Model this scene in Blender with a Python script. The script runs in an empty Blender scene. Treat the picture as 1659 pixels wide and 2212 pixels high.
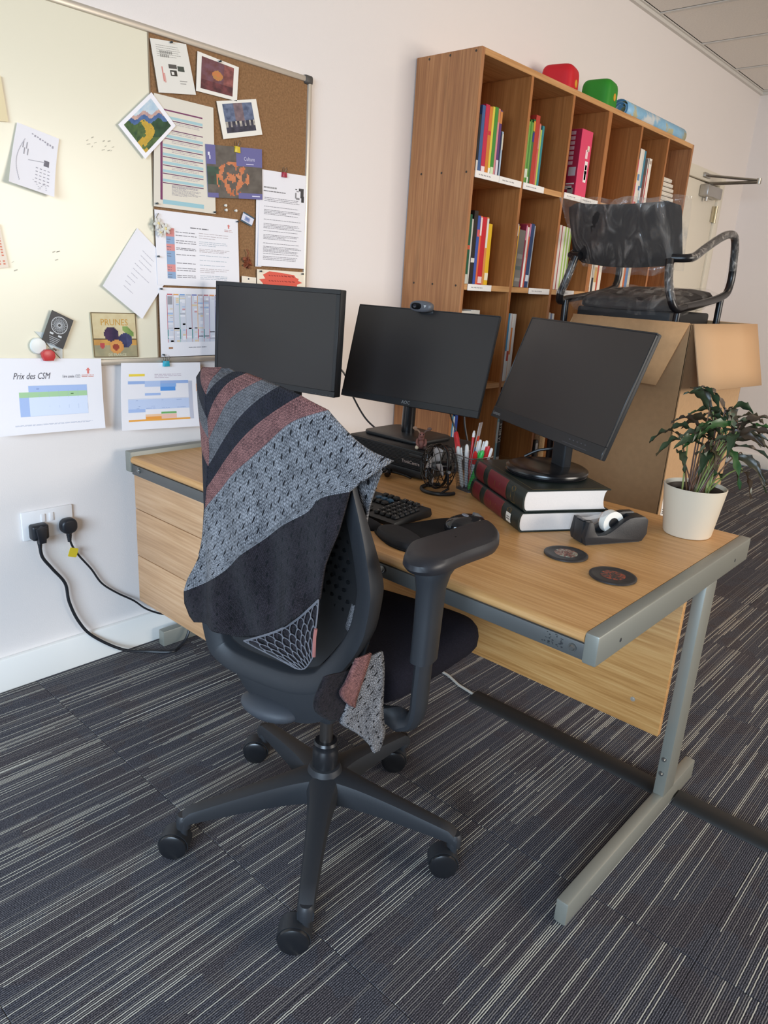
import bpy, bmesh, math, random
from mathutils import Matrix, Vector
random.seed(7)
PI = math.pi
S = bpy.context.scene
COL = S.collection
# ------------------------------------------------------------------ camera
cam = bpy.data.cameras.new('camera')
co = bpy.data.objects.new('camera', cam); COL.objects.link(co); S.camera = co
W, H, FPX = 1659.0, 2212.0, 1577.16
cam.sensor_fit = 'VERTICAL'; cam.sensor_height = 36.0; cam.lens = 36.0 * FPX / H
yaw, pitch, roll = [math.radians(a) for a in (-48.504, -17.572, 3.612)]
fw = Vector((-math.sin(yaw)*math.cos(pitch), math.cos(yaw)*math.cos(pitch), math.sin(pitch)))
r0 = Vector((math.cos(yaw), math.sin(yaw), 0)); u0 = r0.cross(fw)
rt = math.cos(roll)*r0 + math.sin(roll)*u0; up = -math.sin(roll)*r0 + math.cos(roll)*u0
m4 = Matrix((rt, up, -fw)).transposed().to_4x4(); m4.translation = Vector((-1.075, -2.053, 1.213))
co.matrix_world = m4
cam.clip_start = 0.02
# ------------------------------------------------------------------ view, world, lights
S.view_settings.view_transform = 'Standard'; S.view_settings.look = 'None'
S.view_settings.gamma = 1.0; S.view_settings.use_curve_mapping = False
S.view_settings.exposure = -0.12
wd = bpy.data.worlds.new('sky'); S.world = wd; wd.use_nodes = True
bg = wd.node_tree.nodes['Background']; bg.inputs[0].default_value = (0.80, 0.88, 1.0, 1); bg.inputs[1].default_value = 0.25
def area(name, loc, target, sx, sy, power, col, spread):
    l = bpy.data.lights.new(name, 'AREA'); l.shape = 'RECTANGLE'; l.size = sx; l.size_y = sy
    l.energy = power; l.color = col; l.spread = math.radians(spread)
    o = bpy.data.objects.new(name, l); COL.objects.link(o); o.location = loc
    d = Vector(target) - Vector(loc); o.rotation_euler = d.to_track_quat('-Z', 'Y').to_euler()
    return o
area('window_light_front', (1.9, -5.97, 1.6), (1.3, 0, 0.6), 2.9, 1.5, 140, (1.0, 0.92, 0.82), 150)
area('window_light_left', (-3.97, -2.65, 1.6), (-0.7, -0.5, 0.0), 2.5, 1.4, 94, (0.62, 0.80, 1.0), 95)
area('ceiling_warm_fill', (2.6, -2.4, 2.62), (2.6, -2.4, 0), 1.2, 1.2, 18, (1.0, 0.78, 0.60), 180)  # added warm fill under the ceiling, no lamp panel stands there
# ------------------------------------------------------------------ materials
def lin(h):
    if not isinstance(h, str): return h
    h = h.lstrip('#'); c = [int(h[i:i+2], 16)/255 for i in (0, 2, 4)]
    return tuple(x/12.92 if x <= .04045 else ((x+.055)/1.055)**2.4 for x in c)
MC = {}
def _new(name):
    m = bpy.data.materials.new(name); m.use_nodes = True
    nt = m.node_tree; return m, nt, nt.nodes['Principled BSDF']
def nd(nt, t, **kw):
    n = nt.nodes.new(t)
    for k, v in kw.items():
        if k.startswith('i_'): n.inputs[int(k[2:])].default_value = v
        else: setattr(n, k, v)
    return n
def mat(hexc, rough=.5, metal=0.0, spec=.5, var=0.0, bump=0.0, bscale=400.0, coat=0.0, vscale=30.0):
    key = (hexc, rough, metal, spec, var, bump, bscale, coat, vscale)
    if key in MC: return MC[key]
    m, nt, p = _new('mat_' + str(hexc).strip('#'))
    c = lin(hexc); L = nt.links
    p.inputs['Base Color'].default_value = (*c, 1); p.inputs['Roughness'].default_value = rough
    p.inputs['Metallic'].default_value = metal; p.inputs['Specular IOR Level'].default_value = spec
    p.inputs['Coat Weight'].default_value = coat
    tc = nd(nt, 'ShaderNodeTexCoord')
    if var:
        n = nd(nt, 'ShaderNodeTexNoise'); n.inputs['Scale'].default_value = vscale; n.inputs['Detail'].default_value = 5
        r = nd(nt, 'ShaderNodeValToRGB'); a = max(0, 1-var); b = 1+var*.7
        r.color_ramp.elements[0].color = (*[x*a for x in c], 1); r.color_ramp.elements[1].color = (*[min(1, x*b) for x in c], 1)
        r.color_ramp.elements[0].position = .3; r.color_ramp.elements[1].position = .7
        L.new(tc.outputs['Object'], n.inputs['Vector']); L.new(n.outputs['Fac'], r.inputs[0]); L.new(r.outputs[0], p.inputs['Base Color'])
    if bump:
        n = nd(nt, 'ShaderNodeTexNoise'); n.inputs['Scale'].default_value = bscale; n.inputs['Detail'].default_value = 3
        b = nd(nt, 'ShaderNodeBump'); b.inputs['Strength'].default_value = bump; b.inputs['Distance'].default_value = .002
        L.new(tc.outputs['Object'], n.inputs['Vector']); L.new(n.outputs['Fac'], b.inputs['Height']); L.new(b.outputs[0], p.inputs['Normal'])
    MC[key] = m; return m
def wood(name, cols, axis='y', fine=90.0, rough=.42, streak=None):
    m, nt, p = _new(name); L = nt.links
    g = nd(nt, 'ShaderNodeNewGeometry'); s = {'x': (.035, 1, 1), 'y': (1, .035, 1), 'z': (1, 1, .035)}[axis]
    mp = nd(nt, 'ShaderNodeMapping'); mp.inputs['Scale'].default_value = s
    L.new(g.outputs['Position'], mp.inputs['Vector'])
    a = nd(nt, 'ShaderNodeTexNoise'); a.inputs['Scale'].default_value = 14; a.inputs['Detail'].default_value = 4; a.inputs['Distortion'].default_value = .6
    b = nd(nt, 'ShaderNodeTexNoise'); b.inputs['Scale'].default_value = fine*2.2; b.inputs['Detail'].default_value = 4
    wv = nd(nt, 'ShaderNodeMath', operation='MULTIPLY'); wv.inputs[1].default_value = 34
    sn = nd(nt, 'ShaderNodeMath', operation='SINE')
    L.new(mp.outputs[0], a.inputs['Vector']); L.new(mp.outputs[0], b.inputs['Vector'])
    L.new(a.outputs['Fac'], wv.inputs[0]); L.new(wv.outputs[0], sn.inputs[0])
    mx = nd(nt, 'ShaderNodeMath', operation='MULTIPLY_ADD'); mx.inputs[1].default_value = .09
    L.new(sn.outputs[0], mx.inputs[0]); L.new(b.outputs['Fac'], mx.inputs[2])
    r = nd(nt, 'ShaderNodeValToRGB'); e = r.color_ramp.elements
    e[0].position = .28; e[0].color = (*lin(cols[0]), 1); e[1].position = .72; e[1].color = (*lin(cols[2]), 1)
    k = e.new(.5); k.color = (*lin(cols[1]), 1)
    L.new(mx.outputs[0], r.inputs[0]); out = r.outputs[0]
    if streak:
        n = nd(nt, 'ShaderNodeTexNoise'); n.inputs['Scale'].default_value = 30; n.inputs['Detail'].default_value = 6
        m2 = nd(nt, 'ShaderNodeMapping'); m2.inputs['Scale'].default_value = {'x': (.12, 1, 1), 'y': (1, .12, 1), 'z': (1, 1, .12)}[axis]
        L.new(g.outputs['Position'], m2.inputs['Vector']); L.new(m2.outputs[0], n.inputs['Vector'])
        r2 = nd(nt, 'ShaderNodeValToRGB'); r2.color_ramp.elements[0].position = .58; r2.color_ramp.elements[1].position = .74
        L.new(n.outputs['Fac'], r2.inputs[0])
        mm = nd(nt, 'ShaderNodeMix', data_type='RGBA', blend_type='MIX'); L.new(r2.outputs[0], mm.inputs[0])
        L.new(out, mm.inputs[6]); mm.inputs[7].default_value = (*lin(streak), 1); out = mm.outputs[2]
    L.new(out, p.inputs['Base Color']); p.inputs['Roughness'].default_value = rough
    bp = nd(nt, 'ShaderNodeBump'); bp.inputs['Strength'].default_value = .08; bp.inputs['Distance'].default_value = .001
    L.new(b.outputs['Fac'], bp.inputs['Height']); L.new(bp.outputs[0], p.inputs['Normal'])
    return m
def carpet_mat():
    m, nt, p = _new('carpet_loop_pile'); L = nt.links
    g = nd(nt, 'ShaderNodeNewGeometry'); sx = nd(nt, 'ShaderNodeSeparateXYZ'); L.new(g.outputs['Position'], sx.inputs[0])
    def mth(op, a, b=None, c=None):
        n = nd(nt, 'ShaderNodeMath', operation=op)
        for i, v in enumerate((a, b, c)):
            if v is None: continue
            if isinstance(v, (int, float)): n.inputs[i].default_value = v
            else: L.new(v, n.inputs[i])
        return n.outputs[0]
    P = .0042
    wob = nd(nt, 'ShaderNodeTexNoise'); wob.inputs['Scale'].default_value = 90; wob.inputs['Detail'].default_value = 1
    L.new(g.outputs['Position'], wob.inputs['Vector'])
    yw = mth('MULTIPLY_ADD', wob.outputs['Fac'], .0016, sx.outputs['Y'])
    yr = mth('DIVIDE', yw, P); ri = mth('FLOOR', yr); fr = mth('FRACT', yr)
    xt = mth('DIVIDE', mth('ADD', sx.outputs['X'], .303), .48); ti = mth('FLOOR', xt); xf = mth('FRACT', xt)
    def wn(k):
        cv = nd(nt, 'ShaderNodeCombineXYZ'); L.new(ri, cv.inputs[0]); L.new(ti, cv.inputs[1]); cv.inputs[2].default_value = k
        n = nd(nt, 'ShaderNodeTexWhiteNoise', noise_dimensions='3D'); L.new(cv.outputs[0], n.inputs['Vector']); return n
    w1 = wn(.5); w2 = wn(3.7); w3 = wn(9.1)
    # groups of light ribs: a slow noise raises the chance
    gn = nd(nt, 'ShaderNodeTexNoise', noise_dimensions='2D'); gn.inputs['Scale'].default_value = 1.0; gn.inputs['Detail'].default_value = 1
    cg = nd(nt, 'ShaderNodeCombineXYZ'); L.new(mth('MULTIPLY', ri, .13), cg.inputs[0]); L.new(mth('MULTIPLY', ti, 5.3), cg.inputs[1]); L.new(cg.outputs[0], gn.inputs['Vector'])
    chance = mth('MULTIPLY_ADD', gn.outputs['Fac'], 1.05, -.33)
    lit = mth('LESS_THAN', w1.outputs['Value'], chance)
    st = mth('MULTIPLY_ADD', w2.outputs['Value'], 1.1, -.25); en = mth('MULTIPLY_ADD', w3.outputs['Value'], 1.3, .45)
    inn = mth('MULTIPLY', mth('GREATER_THAN', xf, mth('SUBTRACT', st, .35)), mth('LESS_THAN', xf, en))
    lit = mth('MULTIPLY', lit, inn)
    rib = mth('SUBTRACT', 1.0, mth('ABSOLUTE', mth('MULTIPLY_ADD', fr, 2.0, -1.0)))     # 0..1..0
    core = nd(nt, 'ShaderNodeMapRange'); core.inputs[1].default_value = .46; core.inputs[2].default_value = .70; L.new(rib, core.inputs[0])
    litm = mth('MULTIPLY', lit, core.outputs[0])
    mo = nd(nt, 'ShaderNodeTexNoise'); mo.inputs['Scale'].default_value = 420; mo.inputs['Detail'].default_value = 2; L.new(g.outputs['Position'], mo.inputs['Vector'])
    r = nd(nt, 'ShaderNodeValToRGB'); e = r.color_ramp.elements
    e[0].position = .24; e[0].color = (*lin('#191a20'), 1); e[1].position = .78; e[1].color = (*lin('#7f7e84'), 1)
    k = e.new(.5); k.color = (*lin('#46464d'), 1)
    big = nd(nt, 'ShaderNodeTexNoise'); big.inputs['Scale'].default_value = 7; L.new(g.outputs['Position'], big.inputs['Vector'])
    v = mth('MULTIPLY_ADD', rib, .40, mth('MULTIPLY_ADD', mo.outputs['Fac'], .85, -.16))
    L.new(v, r.inputs[0])
    tint = nd(nt, 'ShaderNodeMix', data_type='RGBA', blend_type='MULTIPLY'); L.new(mth('MULTIPLY', mth('GREATER_THAN', big.outputs['Fac'], .52), .55), tint.inputs[0])
    L.new(r.outputs[0], tint.inputs[6]); tint.inputs[7].default_value = (1.0, .86, .78, 1)
    mx = nd(nt, 'ShaderNodeMix', data_type='RGBA'); L.new(litm, mx.inputs[0]); L.new(tint.outputs[2], mx.inputs[6]); mx.inputs[7].default_value = (*lin('#c9c6ba'), 1)
    mid = mth('MULTIPLY', mth('LESS_THAN', w2.outputs['Value'], mth('MULTIPLY_ADD', gn.outputs['Fac'], .7, -.05)), core.outputs[0])
    mx2 = nd(nt, 'ShaderNodeMix', data_type='RGBA'); L.new(mth('MULTIPLY', mid, .55), mx2.inputs[0]); L.new(tint.outputs[2], mx2.inputs[6]); mx2.inputs[7].default_value = (*lin('#918d88'), 1); L.new(mx2.outputs[2], mx.inputs[6])
    L.new(mx.outputs[2], p.inputs['Base Color']); p.inputs['Roughness'].default_value = .95; p.inputs['Specular IOR Level'].default_value = .15
    bp = nd(nt, 'ShaderNodeBump'); bp.inputs['Strength'].default_value = .55; bp.inputs['Distance'].default_value = .0016
    L.new(mth('ADD', rib, mth('MULTIPLY', mo.outputs['Fac'], .8)), bp.inputs['Height']); L.new(bp.outputs[0], p.inputs['Normal'])
    return m
def knit(name, c1, c2, dens=1.0, holes=False):
    m, nt, p = _new(name); L = nt.links
    uv = nd(nt, 'ShaderNodeUVMap'); uv.uv_map = 'UVMap'; sp = nd(nt, 'ShaderNodeSeparateXYZ'); L.new(uv.outputs[0], sp.inputs[0])
    def mth(op, a, b=None, c=None):
        n = nd(nt, 'ShaderNodeMath', operation=op)
        for i, v in enumerate((a, b, c)):
            if v is None: continue
            if isinstance(v, (int, float)): n.inputs[i].default_value = v
            else: L.new(v, n.inputs[i])
        return n.outputs[0]
    N = 165*dens; M = 210*dens
    un = mth('MULTIPLY', sp.outputs[0], N); fu = mth('FRACT', un)
    tri = mth('ABSOLUTE', mth('SUBTRACT', fu, .5))
    vv = mth('MULTIPLY_ADD', sp.outputs[1], M, mth('MULTIPLY', tri, 1.7))
    fv = mth('ABSOLUTE', mth('MULTIPLY_ADD', mth('FRACT', vv), 2.0, -1.0))
    wale = mth('ABSOLUTE', mth('MULTIPLY_ADD', mth('FRACT', mth('MULTIPLY', un, 2.0)), 2.0, -1.0))
    h = mth('SUBTRACT', 1.0, mth('MAXIMUM', mth('MULTIPLY', fv, fv), mth('MULTIPLY', mth('MULTIPLY', wale, wale), .8)))
    nz = nd(nt, 'ShaderNodeTexNoise'); nz.inputs['Scale'].default_value = 260; nz.inputs['Detail'].default_value = 3
    g = nd(nt, 'ShaderNodeTexCoord'); L.new(g.outputs['Object'], nz.inputs['Vector'])
    n2 = nd(nt, 'ShaderNodeTexNoise'); n2.inputs['Scale'].default_value = 38; L.new(g.outputs['Object'], n2.inputs['Vector'])
    f = mth('ADD', mth('MULTIPLY', h, .45), mth('MULTIPLY_ADD', nz.outputs['Fac'], .9, mth('MULTIPLY_ADD', n2.outputs['Fac'], .5, -.5)))
    r = nd(nt, 'ShaderNodeValToRGB'); r.color_ramp.elements[0].position = .15; r.color_ramp.elements[1].position = .85
    r.color_ramp.elements[0].color = (*lin(c1), 1); r.color_ramp.elements[1].color = (*lin(c2), 1); L.new(f, r.inputs[0]); out = r.outputs[0]
    hh = h
    if holes:
        ru = mth('MULTIPLY', sp.outputs[0], 44); rv = mth('MULTIPLY', sp.outputs[1], 46)
        row = mth('FLOOR', rv); ru2 = mth('MULTIPLY_ADD', mth('MODULO', row, 2.0), .5, ru)
        b0 = mth('SUBTRACT', mth('FRACT', rv), .5); a = mth('MULTIPLY_ADD', b0, .5, mth('SUBTRACT', mth('FRACT', ru2), .5)); b = mth('MULTIPLY', b0, .55)
        d = mth('ADD', mth('MULTIPLY', a, a), mth('MULTIPLY', b, b)); hole = mth('LESS_THAN', d, .0105)
        mm = nd(nt, 'ShaderNodeMix', data_type='RGBA'); L.new(hole, mm.inputs[0]); L.new(out, mm.inputs[6]); mm.inputs[7].default_value = (.006, .006, .008, 1); out = mm.outputs[2]
        hh = mth('SUBTRACT', h, mth('MULTIPLY', hole, 2.0))
    L.new(out, p.inputs['Base Color']); p.inputs['Roughness'].default_value = .92; p.inputs['Specular IOR Level'].default_value = .15
    p.inputs['Sheen Weight'].default_value = .04; p.inputs['Sheen Roughness'].default_value = .6
    bp = nd(nt, 'ShaderNodeBump'); bp.inputs['Strength'].default_value = .7; bp.inputs['Distance'].default_value = .0022
    L.new(hh, bp.inputs['Height']); L.new(bp.outputs[0], p.inputs['Normal'])
    return m
def print_mat():
    m, nt, p = _new('printed_ink'); a = nd(nt, 'ShaderNodeAttribute'); a.attribute_name = 'Col'
    nt.links.new(a.outputs['Color'], p.inputs['Base Color']); p.inputs['Roughness'].default_value = .55; p.inputs['Specular IOR Level'].default_value = .3
    return m
def film(name, opac=.16, rough=.12, bscale=22, bstr=1.0, tint='#e9e4dd'):
    m, nt, p = _new(name); L = nt.links
    tr = nd(nt, 'ShaderNodeBsdfTransparent'); gl = nd(nt, 'ShaderNodeBsdfGlossy'); gl.inputs['Roughness'].default_value = rough
    df = nd(nt, 'ShaderNodeBsdfTranslucent'); df2 = nd(nt, 'ShaderNodeBsdfDiffuse')
    for q in (df, df2): q.inputs['Color'].default_value = (*lin(tint), 1)
    tc = nd(nt, 'ShaderNodeTexCoord'); n = nd(nt, 'ShaderNodeTexNoise'); n.inputs['Scale'].default_value = bscale; n.inputs['Detail'].default_value = 5; n.inputs['Distortion'].default_value = 1.4
    mp = nd(nt, 'ShaderNodeMapping'); mp.inputs['Scale'].default_value = (1, 1.7, .7); mp.inputs['Rotation'].default_value = (.75, .3, 0); L.new(tc.outputs['Object'], mp.inputs[0]); L.new(mp.outputs[0], n.inputs['Vector'])
    bp = nd(nt, 'ShaderNodeBump'); bp.inputs['Strength'].default_value = bstr; bp.inputs['Distance'].default_value = .02; L.new(n.outputs['Fac'], bp.inputs['Height'])
    for q in (gl, df2): L.new(bp.outputs[0], q.inputs['Normal'])
    rr = nd(nt, 'ShaderNodeMapRange'); rr.inputs[1].default_value = .50; rr.inputs[2].default_value = .66; rr.inputs[3].default_value = opac*.45; rr.inputs[4].default_value = opac*1.8  # whitish noise streaks painted in for the glints on the folds
    L.new(n.outputs['Fac'], rr.inputs[0])
    m0 = nd(nt, 'ShaderNodeMixShader'); m0.inputs[0].default_value = .45; L.new(df2.outputs[0], m0.inputs[1]); L.new(gl.outputs[0], m0.inputs[2])
    m1 = nd(nt, 'ShaderNodeMixShader'); L.new(rr.outputs[0], m1.inputs[0]); L.new(tr.outputs[0], m1.inputs[1]); L.new(m0.outputs[0], m1.inputs[2])
    L.new(m1.outputs[0], nt.nodes['Material Output'].inputs[0])
    return m
# ------------------------------------------------------------------ geometry collector
class G:
    def __init__(s): s.v = []; s.f = []; s.mi = []; s.col = None; s.uv = None
    def add(s, vs, fs, mi=0, M=None):
        b = len(s.v)
        s.v += [tuple(M @ Vector(q)) if M is not None else tuple(q) for q in vs]
        s.f += [tuple(i+b for i in q) for q in fs]; s.mi += [mi]*len(fs); return s
    def bm(s, b, mi=0, M=None):
        b.verts.ensure_lookup_table(); b.verts.index_update()
        s.add([v.co[:] for v in b.verts], [[v.index for v in f.verts] for f in b.faces], mi, M); b.free(); return s
    def box(s, x0, x1, y0, y1, z0, z1, bev=0, seg=2, mi=0, M=None):
        b = bmesh.new(); bmesh.ops.create_cube(b, size=1)
        for v in b.verts: v.co = ((x0+x1)/2+v.co.x*(x1-x0), (y0+y1)/2+v.co.y*(y1-y0), (z0+z1)/2+v.co.z*(z1-z0))
        if bev: bmesh.ops.bevel(b, geom=b.edges[:], offset=bev, segments=seg, profile=.5, affect='EDGES')
        return s.bm(b, mi, M)
    def tube(s, path, r, n=8, closed=False, cap=True, mi=0, M=None, flat=None, upv=None):
        P = [Vector(p) for p in path]; k = len(P); rs = r if isinstance(r, (list, tuple)) else [r]*k
        T = []
        for i in range(k):
            a = P[(i-1) % k] if (closed or i > 0) else P[i]; c = P[(i+1) % k] if (closed or i < k-1) else P[i]
            T.append((c-a).normalized())
        N = Vector(upv) if upv else Vector((0, 0, 1))
        if abs(T[0].dot(N)) > .95: N = Vector((1, 0, 0))
        vs = []
        for i in range(k):
            N = (N - T[i]*N.dot(T[i])).normalized() if not upv else (Vector(upv) - T[i]*Vector(upv).dot(T[i])).normalized()
            B = T[i].cross(N); fa, fb = flat if flat else (1, 1)
            for j in range(n):
                t = 2*PI*j/n + PI/n
                vs.append(P[i] + (N*math.cos(t)*fa + B*math.sin(t)*fb)*rs[i])
        fs = []
        for i in range(k if closed else k-1):
            for j in range(n):
                a = i*n+j; b2 = i*n+(j+1) % n; c = ((i+1) % k)*n+(j+1) % n; d = ((i+1) % k)*n+j
                fs.append((a, b2, c, d))
        if cap and not closed: fs += [tuple(range(n-1, -1, -1)), tuple(range((k-1)*n, k*n))]
        return s.add(vs, fs, mi, M)
    def cyl(s, p0, p1, r0, r1=None, n=16, mi=0, M=None): return s.tube([p0, p1], [r0, r0 if r1 is None else r1], n, mi=mi, M=M)
    def lathe(s, prof, n=32, c=(0, 0, 0), mi=0, M=None, capb=True, capt=True):
        vs = []; fs = []; k = len(prof)
        for r, z in prof:
            for j in range(n): t = 2*PI*j/n; vs.append((c[0]+r*math.cos(t), c[1]+r*math.sin(t), c[2]+z))
        for i in range(k-1):
            for j in range(n): fs.append((i*n+j, i*n+(j+1) % n, (i+1)*n+(j+1) % n, (i+1)*n+j))
        if capb: fs.append(tuple(range(n-1, -1, -1)))
        if capt: fs.append(tuple(range((k-1)*n, k*n)))
        return s.add(vs, fs, mi, M)
    def prism(s, poly, z0, z1, mi=0, M=None, bev=0, seg=2):
        b = bmesh.new(); vs = [b.verts.new((x, y, z0)) for x, y in poly]; f = b.faces.new(vs)
        b.normal_update()
        if f.normal.z > 0: f.normal_flip()
        ex = bmesh.ops.extrude_face_region(b, geom=[f]); 
        for v in [e for e in ex['geom'] if isinstance(e, bmesh.types.BMVert)]: v.co.z = z1
        if bev:
            es = [e for e in b.edges if abs(e.verts[0].co.z-e.verts[1].co.z) < 1e-7]
            bmesh.ops.bevel(b, geom=es, offset=bev, segments=seg, profile=.5, affect='EDGES')
        return s.bm(b, mi, M)
    def ell(s, c, r, nu=16, nv=10, mi=0, M=None):
        b = bmesh.new(); bmesh.ops.create_uvsphere(b, u_segments=nu, v_segments=nv, radius=1)
        for v in b.verts: v.co = (c[0]+v.co.x*r[0], c[1]+v.co.y*r[1], c[2]+v.co.z*r[2])
        return s.bm(b, mi, M)
    def grid(s, rows, mi=0, M=None, closed=False, flip=False):
        n = len(rows[0]); vs = [q for r in rows for q in r]; fs = []
        for i in range(len(rows)-1):
            for j in range(n if closed else n-1):
                q = (i*n+j, i*n+(j+1) % n, (i+1)*n+(j+1) % n, (i+1)*n+j); fs.append(q[::-1] if flip else q)
        return s.add(vs, fs, mi, M)
    def quad(s, a, b, c, d, mi=0): return s.add([a, b, c, d], [(0, 1, 2, 3)], mi)
    def build(s, name, mats, parent=None, loc=(0, 0, 0), rot=None, ang=38, mw=None):
        me = bpy.data.meshes.new(name); me.from_pydata(s.v, [], s.f); 
        for m in (mats if isinstance(mats, (list, tuple)) else [mats]): me.materials.append(m)
        me.polygons.foreach_set('material_index', s.mi)
        if s.col:
            ca = me.color_attributes.new('Col', 'FLOAT_COLOR', 'CORNER'); d = []
            for pf in me.polygons: d += list(s.col[pf.index])*pf.loop_total
            ca.data.foreach_set('color', d)
        if s.uv:
            ul = me.uv_layers.new(name='UVMap'); d = []
            for l in me.loops: d += list(s.uv[l.vertex_index])
            ul.data.foreach_set('uv', d)
        me.update(); bb = bmesh.new(); bb.from_mesh(me); bmesh.ops.recalc_face_normals(bb, faces=bb.faces[:]) if not s.uv else None
        bb.to_mesh(me); bb.free()
        me.polygons.foreach_set('use_smooth', [True]*len(me.polygons)); me.set_sharp_from_angle(angle=math.radians(ang))
        o = bpy.data.objects.new(name, me); COL.objects.link(o)
        if parent: o.parent = parent
        else:
            o.location = loc
            if rot: o.rotation_euler = rot
            if mw is not None: o.matrix_world = mw
        return o
def tag(o, label, cat, group=None, kind=None):
    o['label'] = label; o['category'] = cat
    if group: o['group'] = group
    if kind: o['kind'] = kind
    return o
def thing(name, label, cat, loc=(0, 0, 0), rz=0, group=None, mw=None):
    o = bpy.data.objects.new(name, None); COL.objects.link(o); o.empty_display_size = .05
    o.location = loc; o.rotation_euler = (0, 0, rz)
    if mw is not None: o.matrix_world = mw
    return tag(o, label, cat, group)
def struct(o): o['kind'] = 'structure'; return o
def copy_tree(o, parent=None):
    c = o.copy(); COL.objects.link(c)
    if parent: c.parent = parent
    for ch in list(o.children): copy_tree(ch, c)
    return c
_tc = {}
def text(body, size):
    k = (body, size)
    if k not in _tc:
        cu = bpy.data.curves.new('t', 'FONT'); cu.body = body; cu.size = size; cu.align_x = 'CENTER'; cu.align_y = 'CENTER'; cu.resolution_u = 2
        o = bpy.data.objects.new('t', cu); me = bpy.data.meshes.new_from_object(o)
        _tc[k] = ([v.co[:] for v in me.vertices], [tuple(p.vertices) for p in me.polygons])
        bpy.data.objects.remove(o); bpy.data.curves.remove(cu); bpy.data.meshes.remove(me)
    return _tc[k]
def spl(pts, n=8):
    P = [Vector(p) for p in pts]; out = []
    for i in range(len(P)-1):
        p0 = P[max(i-1, 0)]; p1 = P[i]; p2 = P[i+1]; p3 = P[min(i+2, len(P)-1)]
        for k in range(n):
            t = k/n; out.append(.5*((2*p1)+(p2-p0)*t+(2*p0-5*p1+4*p2-p3)*t*t+(3*p1-p0-3*p2+p3)*t*t*t))
    out.append(P[-1]); return out
def rrect(x0, x1, y0, y1, r, n=5):
    o = []
    for cx, cy, a in ((x1-r, y1-r, 0), (x0+r, y1-r, 90), (x0+r, y0+r, 180), (x1-r, y0+r, 270)):
        for k in range(n+1): t = math.radians(a+90*k/n); o.append((cx+r*math.cos(t), cy+r*math.sin(t)))
    return o
PRINT = print_mat()
from mathutils import noise as mnoise
def pnz(u, v, f=6.0, sd=0.0): return max(0, min(1, .5+.75*mnoise.noise(Vector((u*f, v*f, sd)))+.35*mnoise.noise(Vector((u*f*2.7, v*f*2.7, sd+5)))))
# ================================================================== ROOM
XR, ZC = 5.018, 2.647
wallm = mat('#ebe3de', .75, spec=.25, bump=.15, bscale=260)
white_gloss = mat('#efece6', .38, spec=.4)
carpet = carpet_mat()
fl = struct(G().box(-4, XR, -6, .02, -.05, -.007).build('floor', mat('#202024', .95)))
tb = bmesh.new(); bmesh.ops.create_cube(tb, size=1)
for v in tb.verts: v.co = (v.co.x*.4794, v.co.y*.4794, v.co.z*.0068-.0036)
bmesh.ops.bevel(tb, geom=[e for e in tb.edges if e.verts[0].co.z > -.002 and e.verts[1].co.z > -.002], offset=.0012, segments=1, affect='EDGES')
tile_me = bpy.data.meshes.new('carpet_tile'); tb.to_mesh(tile_me); tb.free(); tile_me.materials.append(carpet)
for i in range(-2, 11):
    for j in range(0, 9):
        o = bpy.data.objects.new('carpet_tile', tile_me); COL.objects.link(o); o.parent = fl
        o.location = (-.303+.48*i+.24, -.018-.12-.48*j, 0)
struct(G().box(-4, XR+.1, 0, .1, 0, 2.9).build('wall_back', wallm))
struct(G().box(XR, XR+.1, -6, 0, 0, 2.9).build('wall_right', wallm))
w = G(); w.box(-4.1, -4, -6, .1, 0, .75); w.box(-4.1, -4, -6, .1, 2.4, 2.9); w.box(-4.1, -4, -6, -4.0, .75, 2.4); w.box(-4.1, -4, -1.3, .1, .75, 2.4)
struct(w.build('wall_left', wallm))
w = G(); w.box(-4, XR, -6.1, -6, 0, .6); w.box(-4, XR, -6.1, -6, 2.45, 2.9); w.box(-4, -.4, -6.1, -6, .6, 2.45); w.box(3.6, XR, -6.1, -6, .6, 2.45)
struct(w.build('wall_front', wallm))
struct(G().box(-4, XR, -.018, 0, 0, .103, .004).build('baseboard_back', white_gloss))
struct(G().box(XR-.016, XR, -6, -.018, 0, .1, .004).build('baseboard_right', white_gloss))
ce = struct(G().box(-4, XR, -6, .02, 2.675, 2.75).build('ceiling', mat('#c9c4be', .9)))
ct_me = None
ctm = mat('#efe8df', .9, var=.05, vscale=120, bump=.4, bscale=350)
for i in range(-7, 4):
    for j in range(0, 10):
        if ct_me is None:
            o = G().box(-.288, .288, -.288, .288, 0, .018, .006, 1).build('ceiling_tile', ctm, ce); ct_me = o.data
        else:
            o = bpy.data.objects.new('ceiling_tile', ct_me); COL.objects.link(o); o.parent = ce
        o.location = (3.775+.3+.6*i, -.32-.6*j, 2.652)
tbm = mat('#d8d3cb', .5)
for i in range(-7, 5):
    g = G().box(3.775+.6*i-.012, 3.775+.6*i+.012, -6, 0, 2.647, 2.652).build('ceiling_grid_bar', tbm, ce)
for j in range(0, 10):
    G().box(-4, XR, -.02-.6*j-.012, -.02-.6*j+.012, 2.6465, 2.6515).build('ceiling_grid_bar', tbm, ce)
for s_ in (1,):
    struct(G().box(-4, XR, -.02, 0, 2.63, 2.651).build('trim_1', tbm))
    struct(G().box(XR-.02, XR, -6, -.02, 2.63, 2.651).build('trim_2', tbm))
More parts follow.
